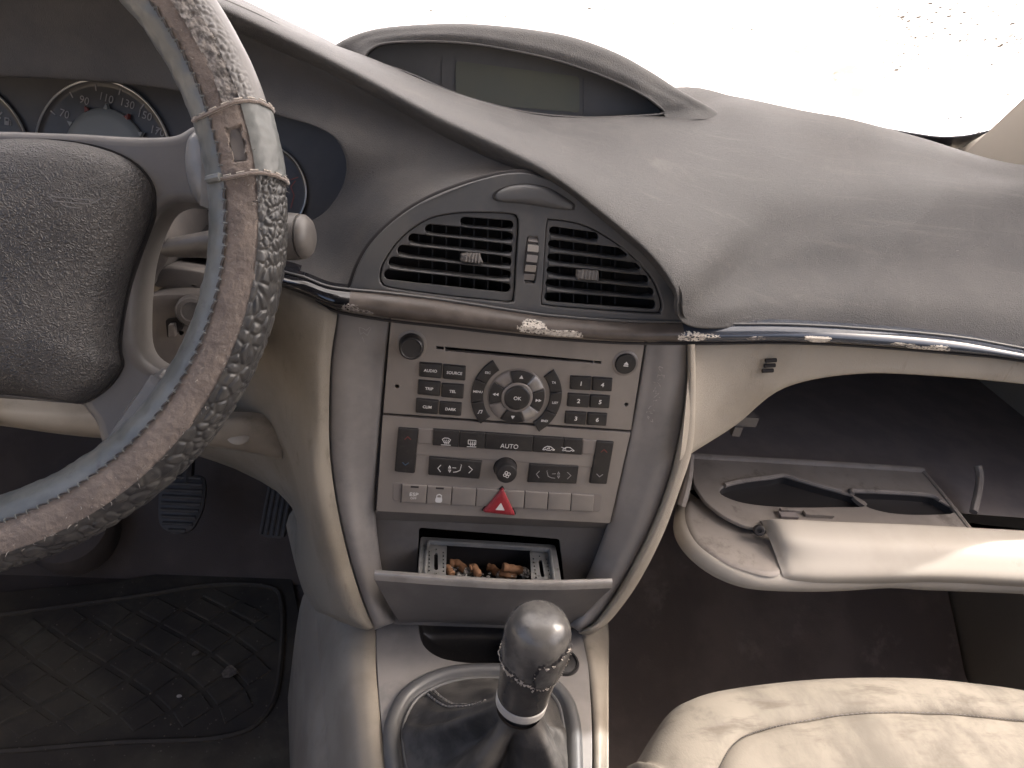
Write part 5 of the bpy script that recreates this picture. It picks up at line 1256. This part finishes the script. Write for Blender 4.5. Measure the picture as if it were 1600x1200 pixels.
# ================================================================== GLOVE BOX
gb = thing('glove_box', 'dark empty glove box opening in the passenger side dashboard', 'glove box', (.45, .2, .39))
mk('box_lining', [(.12, .075, .388), (.78, .06, .388), (.78, .40, .388), (.12, .40, .388), (.12, .06, .585), (.78, .05, .585), (.78, .40, .585), (.12, .40, .585)], [(0, 1, 2, 3), (3, 2, 6, 7), (0, 3, 7, 4), (2, 1, 5, 6), (7, 6, 5, 4)], M['comp'], gb, smooth=False)
V, Fc = join([box(.20, .62, .33, .40, .488, .494)]); mk('shelf', V, Fc, M['lidin'], gb, smooth=False)
p = UY(1155, 660, .06)
V, Fc = join([box(p[0] - .015, p[0] + .018, p[1], p[1] + .03, p[2] - .004, p[2] + .006), box(p[0] - .004, p[0] + .004, p[1] - .003, p[1] + .004, p[2] - .014, p[2] - .004)]); mk('hinge_bracket', V, Fc, M['recess'], gb, smooth=False)
lid = thing('glove_box_flap', 'open ivory glove box lid with grey tray and cup recesses inside', 'glove box lid', (.40, .03, .38))
PL = Plane((.35, .03, .40), (1, 0, 0), (0, 1, .0))
lp = lambda *L: [PL.uv(x, y) for x, y in L]
holeA = sm2(lp((1127, 772), (1132, 760), (1165, 752), (1205, 747), (1224, 744), (1245, 750), (1290, 763), (1336, 776), (1352, 790), (1300, 792), (1230, 792), (1165, 786)), 4)
holeB = sm2(lp((1330, 770), (1350, 769), (1400, 771), (1452, 775), (1470, 783), (1492, 800), (1440, 804), (1390, 801), (1352, 790)), 4)
linr = roundpoly(lp((1078, 712), (1440, 734), (1475, 775), (1530, 840), (1200, 822), (1168, 824), (1130, 806), (1102, 784), (1084, 758)), .008)
plate('tray_liner', [ccw(linr), holeA, holeB], PL, -.004, 0, M['lidin'], lid, .001)
for hl in (holeA, holeB):
    V, Fc = scaleloft(hl, [(1, -.002), (.97, -.009), (.6, -.0102)], PL); mk('cup_recess', V, Fc, M['dark'], lid)
    top_h = [p for p in hl if True]
    n_ = len(top_h); cyh = np.mean([p[1] for p in top_h])
    up = sorted([p for p in top_h if p[1] > cyh + .002], key=lambda p: p[0])
    V, Fc = tube(np.array([PL.w(p[0], p[1] + .001, .0005) for p in up]), .0028, 8); mk('recess_lip', V, Fc, M['lidin'], lid)
bl_ = [PL.w(*p, .0) for p in lp((1078, 713), (1200, 720), (1320, 727), (1442, 735))]
V, Fc = tube(cr(bl_, 5), .004, 8); mk('back_lip', V, Fc, M['lidin'], lid)
ro_ = lp((1440, 734), (1475, 775), (1530, 845))
V, Fc = tube(cr([PL.w(*p, -.001) for p in ro_], 5), .003, 8); mk('side_lip', V, Fc, M['lidin'], lid)
# outer shell of the lid
shell = lp((1066, 770), (1056, 795), (1058, 822), (1076, 850), (1110, 880), (1155, 902), (1205, 912), (1300, 914), (1400, 909), (1455, 912), (1600, 919), (1830, 930), (1830, 850), (1560, 832), (1200, 815), (1120, 800))
PL2 = Plane((.35, .03, .385), (1, 0, 0), (0, 1, 0))
shell = [PL2.uv(x, y) for x, y in ((1072, 760), (1058, 790), (1056, 818), (1072, 848), (1106, 878), (1152, 900), (1203, 909), (1300, 911), (1400, 906), (1455, 909), (1600, 915), (1830, 926), (1830, 850), (1560, 832), (1200, 815), (1120, 790))]
V, Fc = ringloft(ccw([tuple(p) for p in cr(shell, 5, closed=True)]), [(.008, -.018), (.001, -.012), (0, -.006), (.0015, .0), (.006, .0035), (.012, .004)], PL2); mk('lid_shell', V, Fc, M['lid'], lid, sharp=80)
lf = [PL2.uv(x, y, .004) for x, y in ((1082, 778), (1070, 806), (1084, 842), (1116, 870), (1160, 891), (1216, 899), (1232, 860), (1208, 815), (1150, 795))]
V, Fc = ringloft(ccw([tuple(p) for p in cr(lf, 4, closed=True)]), [(0, .0035), (.002, .0055), (.006, .0056), (.012, .0054)], PL2); mk('shell_shade_dirt', V, Fc, M['lidin'], lid, sharp=80)  # same ivory plastic: its shade and dirt are added as a grey-brown layer
def zz(L): return [UZ(*p) for p in L]
roll = [zz([(1205, 836, .396), (1230, 838, .398), (1300, 842, .398), (1450, 848, .398), (1600, 856, .398), (1830, 868, .398)]),
        zz([(1188, 814, .400), (1215, 812, .412), (1300, 816, .413), (1450, 822, .413), (1600, 830, .413), (1830, 842, .413)]),
        zz([(1192, 820, .401), (1222, 818, .4145), (1300, 822, .415), (1450, 828, .415), (1600, 836, .415), (1830, 848, .415)]),
        zz([(1202, 842, .398), (1230, 842, .4115), (1300, 846, .412), (1450, 852, .412), (1600, 860, .412), (1830, 872, .412)]),
        zz([(1212, 868, .394), (1238, 870, .401), (1300, 874, .403), (1450, 878, .403), (1600, 886, .403), (1830, 898, .403)]),
        zz([(1222, 896, .390), (1245, 899, .392), (1300, 901, .393), (1450, 901, .393), (1600, 908, .393), (1830, 920, .393)]),
        zz([(1226, 909, .381), (1250, 911, .381), (1300, 913, .381), (1450, 911, .381), (1600, 918, .381), (1830, 931, .381)]),
        zz([(1228, 911, .370), (1250, 913, .370), (1300, 915, .370), (1450, 913, .370), (1600, 920, .370), (1830, 933, .370)])]
loftobj('handle_roll', roll, M['lid'], lid, 6, 8, sharp=80)
pg = UZ(1186, 829, .402)
V, Fc = lathe(pg, (-.35, -.75, .55), [(-.004, .0052), (.004, .0052), (.005, .0042), (.005, .0022), (.003, .002)], 20); mk('stop_peg', V, Fc, M['dark'], lid)
lq = UZ(1232, 803, .405)
V, Fc = join([box(lq[0] - .008, lq[0] + .010, lq[1] - .003, lq[1] + .005, lq[2] - .004, lq[2] - .001)]); mk('latch', V, Fc, M['comp'], lid, smooth=False)
V, Fc = join([box(lq[0] - .006, lq[0] + .016, lq[1] + .004, lq[1] + .008, lq[2] - .002, lq[2] + .001), box(lq[0] + .02, lq[0] + .05, lq[1] + .002, lq[1] + .009, lq[2] - .004, lq[2] - .001)]); mk('latch_plate', V, Fc, M['lidin'], lid, smooth=False)
for pts, wd in (([(1078, 712), (1076, 740), (1070, 770), (1064, 790)], .0045), ([(1528, 728), (1531, 745), (1528, 770), (1521, 800)], .004)):
    q = [UZ(x, y, z) for (x, y), z in zip(pts, (.424, .416, .408, .398))]
    V, Fc = tube(cr(q, 5), wd, 8); V = np.array(V); mk('side_stay', V, Fc, M['lidin'], lid)

# ================================================================== PASSENGER SEAT
so_ = [(985, 1225), (1000, 1190), (1018, 1152), (1048, 1108), (1088, 1086), (1170, 1071), (1290, 1060.5), (1420, 1060), (1520, 1069), (1600, 1081), (1700, 1105)]
S = [UZ(x, y, .35) for x, y in so_]
outl = [(p[0], p[1]) for p in S] + [(.62, -.30), (.62, -.68), (.36, -.70), (.11, -.68), (.105, -.35)]
seat = thing('passenger_seat', 'dirty cream cloth passenger seat cushion in sunlight', 'car seat', (.37, -.4, .0))
PSe = Plane((0, 0, 0), (1, 0, 0), (0, 1, 0))
oc = ccw([tuple(p) for p in cr(np.array(outl), 5, closed=True)])
cs_ = np.array([.36, -.46]); Lr = np.array(oc); 
lev_ = [(1.0, .10), (1.01, .25), (1.008, .32), (1.0, .345), (.985, .357), (.96, .364), (.925, .3685), (.895, .370), (.872, .369), (.868, .3665), (.862, .369), (.84, .372), (.78, .373), (.70, .373), (.6, .372), (.5, .372), (.4, .372), (.3, .372), (.2, .372), (.1, .372)]
V = []; Fc = []; k = len(Lr)
Ld = cr(np.array(oc), 3, closed=True); k = len(Ld)
for s, h in lev_:
    for p in Ld:
        q = cs_ + (p - cs_) * s
        wv = (.004 * noise.noise(Vector((q[0] * 9, q[1] * 6, 1))) + .0016 * noise.noise(Vector((q[0] * 34, q[1] * 20, 4)))) * max(0, min(1, (.99 - s) * 10))
        V.append((q[0], q[1], h + wv))
for i in range(len(lev_) - 1):
    for j in range(k): Fc.append((i * k + j, i * k + (j + 1) % k, (i + 1) * k + (j + 1) % k, (i + 1) * k + j))
Fc.append(tuple(range((len(lev_) - 1) * k, len(lev_) * k)))
cush = mk('cushion', V, Fc, M['seat'], seat, sharp=80)
sm_ = np.array([cs_ + (p - cs_) * .868 for p in Ld]); 
parts = []
for j in range(0, k, 1):
    a, b = sm_[j], sm_[(j + 1) % k]
    d = np.linalg.norm(b - a); m = max(1, int(d / .006))
    for i in range(m):
        p0 = a + (b - a) * (i + .15) / m; p1 = a + (b - a) * (i + .85) / m
        z = .3682 + .004 * noise.noise(Vector((p0[0] * 9, p0[1] * 6, 1)))
        parts.append(tube(np.array([(p0[0], p0[1], z - .0003), ((p0[0] + p1[0]) / 2, (p0[1] + p1[1]) / 2, z + .0004), (p1[0], p1[1], z - .0003)]), .0004, 4))
V, Fc = join(parts); tag(mk('seam_stitching', V, Fc, M['col'], seat), kind='stuff')
mk('backrest', *scaleloft(rr(.36, .30, .50, .62, .1, 6), [(1, 0), (1.02, .05), (1, .10), (.9, .125), (.5, .13)], Plane((0, -.78, .30), (1, 0, 0), (0, -.25, 1))), M['seat'], seat, sharp=70)

# ================================================================== FOOTWELL
def pedal(name, lab, px, z0, tilt, ribs_along, m='pedal', arm=True):
    c = np.mean(np.array(px), 0); o_ = UZ(*c, z0)
    Pp = Plane(o_, (1, 0, 0), (0, math.cos(tilt), math.sin(tilt)))
    t = thing(name, lab, 'pedal', tuple(o_))
    q = roundpoly(Pp.uvs(px), .012, 5); V, Fc = ringloft(q, [(0, -.008), (0, -.001), (.0015, .0)], Pp); mk('pad', V, Fc, M[m], t, sharp=40)
    us = [p[0] for p in q]; vs = [p[1] for p in q]
    n = 9 if not ribs_along else 5
    for i in range(n):
        f = (i + .5) / n
        if ribs_along:
            b0 = np.array(Pp.uv(*(np.array(px[0]) * (1 - f) + np.array(px[1]) * f))); b1 = np.array(Pp.uv(*(np.array(px[-1]) * (1 - f) + np.array(px[-2]) * f)))
            a, b = b0 * .97 + b1 * .03, b0 * .04 + b1 * .96
        else:
            v = min(vs) + (max(vs) - min(vs)) * f
            xs_ = [u_ for u_, v_ in q if abs(v_ - v) < .02] 
            # width at v
            cr_ = []
            for k in range(len(q)):
                (ua, va), (ub, vb) = q[k - 1], q[k]
                if (va - v) * (vb - v) <= 0 and va != vb: cr_.append(ua + (ub - ua) * (v - va) / (vb - va))
            if len(cr_) < 2: continue
            a, b = np.array([min(cr_) + .004, v]), np.array([max(cr_) - .004, v])
        V, Fc = tube([Pp.w(*a, .0005), Pp.w(*b, .0005)], .0024, 8); mk('rib', V, Fc, M[m], t)
    if arm:
        p = Pp.w(0, max(vs) * .8, -.006); V, Fc = tube([p, p + np.array([0, .05, .10]), p + np.array([0, .08, .30])], .008, 8); mk('arm', V, Fc, M['dark'], t)
pedal('brake_pedal', 'ribbed grey brake pedal hanging left of the narrow accelerator', [(258, 742), (318, 742), (322, 760), (318, 795), (300, 830), (272, 836), (248, 822), (246, 780)], .15, R(42), False)
pedal('accelerator_pedal', 'narrow accelerator pedal with lengthwise ribs beside the console', [(421, 744), (462, 746), (446, 843), (403, 838)], .12, R(46), True)
ft = UZ(105, 815, .10)
V, Fc = lathe(ft, (.1, -.55, .83), [(-.06, .060), (-.012, .062), (.002, .055), (.008, .040), (.010, .002)], 32); V = np.array(V); V[:, 0] = ft[0] + (V[:, 0] - ft[0]) * .9
fr_ = mk('footrest', V, Fc, M['carpet'], None); tag(fr_, 'dark rounded carpet hump below the steering wheel', 'footrest')
mt = thing('floor_mat', 'dusty black rubber floor mat with moulded tread blocks', 'floor mat', (-.33, .05, 0))
PM = Plane((-.33, .05, .006), (1, 0, 0), (0, 1, 0))
mo = PM.uvs([(-260, 960), (0, 925), (200, 905), (330, 880), (440, 892), (462, 930), (470, 1000), (462, 1100), (455, 1300), (-260, 1330)])
plate('mat_base', [ccw([tuple(p) for p in cr(mo, 4, closed=True)])], PM, -.005, 0, M['rubber'], mt, .0015)
ms = cr(PM.uvs([(-200, 985), (0, 962), (200, 935), (330, 915), (420, 918), (440, 945), (438, 1040), (420, 1110), (360, 1150), (200, 1160), (-200, 1165)]), 5, closed=True)
V, Fc = tube(np.array([PM.w(*p, .001) for p in ms]), .0035, 6); mk('raised_border', V, Fc, M['rubber'], mt)
# tread blocks between two bundles of curved grooves
def inside(pt, poly):
    x, y = pt; c = False
    for i in range(len(poly)):
        x1, y1 = poly[i - 1]; x2, y2 = poly[i]
        if (y1 > y) != (y2 > y) and x < (x2 - x1) * (y - y1) / (y2 - y1) + x1: c = not c
    return c
msl = [tuple(p) for p in ms]; cnt = 0
def inside(pt, poly):
    x, y = pt; c = False
    for i in range(len(poly)):
        x1, y1 = poly[i - 1]; x2, y2 = poly[i]
        if (y1 > y) != (y2 > y) and x < (x2 - x1) * (y - y1) / (y2 - y1) + x1: c = not c
    return c
def warp(a, b): return np.array([.034 * (a + b) * .72 + .020 * math.sin(b * .55) - .0022 * (a - b) ** 2 * .5, .030 * (a - b) * .72 + .020 * math.sin(a * .5) - .0010 * (a + b) ** 2 * .4])
cm = np.array(PM.uv(250, 1030))
for a in range(-14, 15):
    for b in range(-14, 15):
        q = [cm + warp(a + da, b + db) for da, db in ((.07, .07), (.93, .07), (.93, .93), (.07, .93))]
        if all(inside(p, msl) for p in q) and cnt < 290:
            V, Fc = ringloft(ccw([tuple(p) for p in q]), [(0, -.001), (.0006, .0014), (.0024, .0020)], PM); mk('tread_block', V, Fc, M['rubber'], mt, smooth=False); cnt += 1
def scrapob(name, x, y, z, r, m, label, cat, group=None):
    c = UZ(x, y, z); n = 9; V = [c + np.array([math.cos(t) * r * rng.uniform(.6, 1.2), math.sin(t) * r * rng.uniform(.4, .9), rng.uniform(0, r * .35)]) for t in np.linspace(0, 6.28, n + 1)[:-1]]
    V += [v - np.array([0, 0, .0012]) for v in V]
    Fc = [tuple(range(n)), tuple(range(n, 2 * n))[::-1]] + [(i, (i + 1) % n, n + (i + 1) % n, n + i)[::-1] for i in range(n)]
    o = mk(name, V, Fc, m, None, smooth=False); tag(o, label, cat, group)
scrapob('paper_scrap', 358, 1052, .013, .011, M['scrap'], 'crumpled brown paper scrap, biggest litter on the floor mat', 'litter', 'litter on the floor mat')
scrapob('paper_scrap', 306, 1020, .013, .005, M['scrap'], 'small pale scrap on the mat above the crumpled paper', 'litter', 'litter on the floor mat')
scrapob('paper_scrap', 280, 1088, .012, .003, M['collar'], 'tiny white crumb near the middle of the floor mat', 'litter', 'litter on the floor mat')
gr = []
for i in range(240):
    x, y = rng.uniform(20, 440), rng.uniform(900, 1195); c = UZ(x, y, .0115); r0 = rng.uniform(.0004, .0016)
    V = [c + r0 * np.array(d) * rng.uniform(.5, 1.2) for d in ((1, 0, 0), (0, 1, 0), (-1, 0, 0), (0, -1, 0), (0, 0, .9), (0, 0, -.5))]
    gr.append((V, [(0, 1, 4), (1, 2, 4), (2, 3, 4), (3, 0, 4), (1, 0, 5), (2, 1, 5), (3, 2, 5), (0, 3, 5)]))
V, Fc = join(gr); o = mk('grit', V, Fc, M['scrap'], None, smooth=False); tag(o, 'specks of grit and crumbs scattered over the rubber mat', 'grit', kind='stuff')
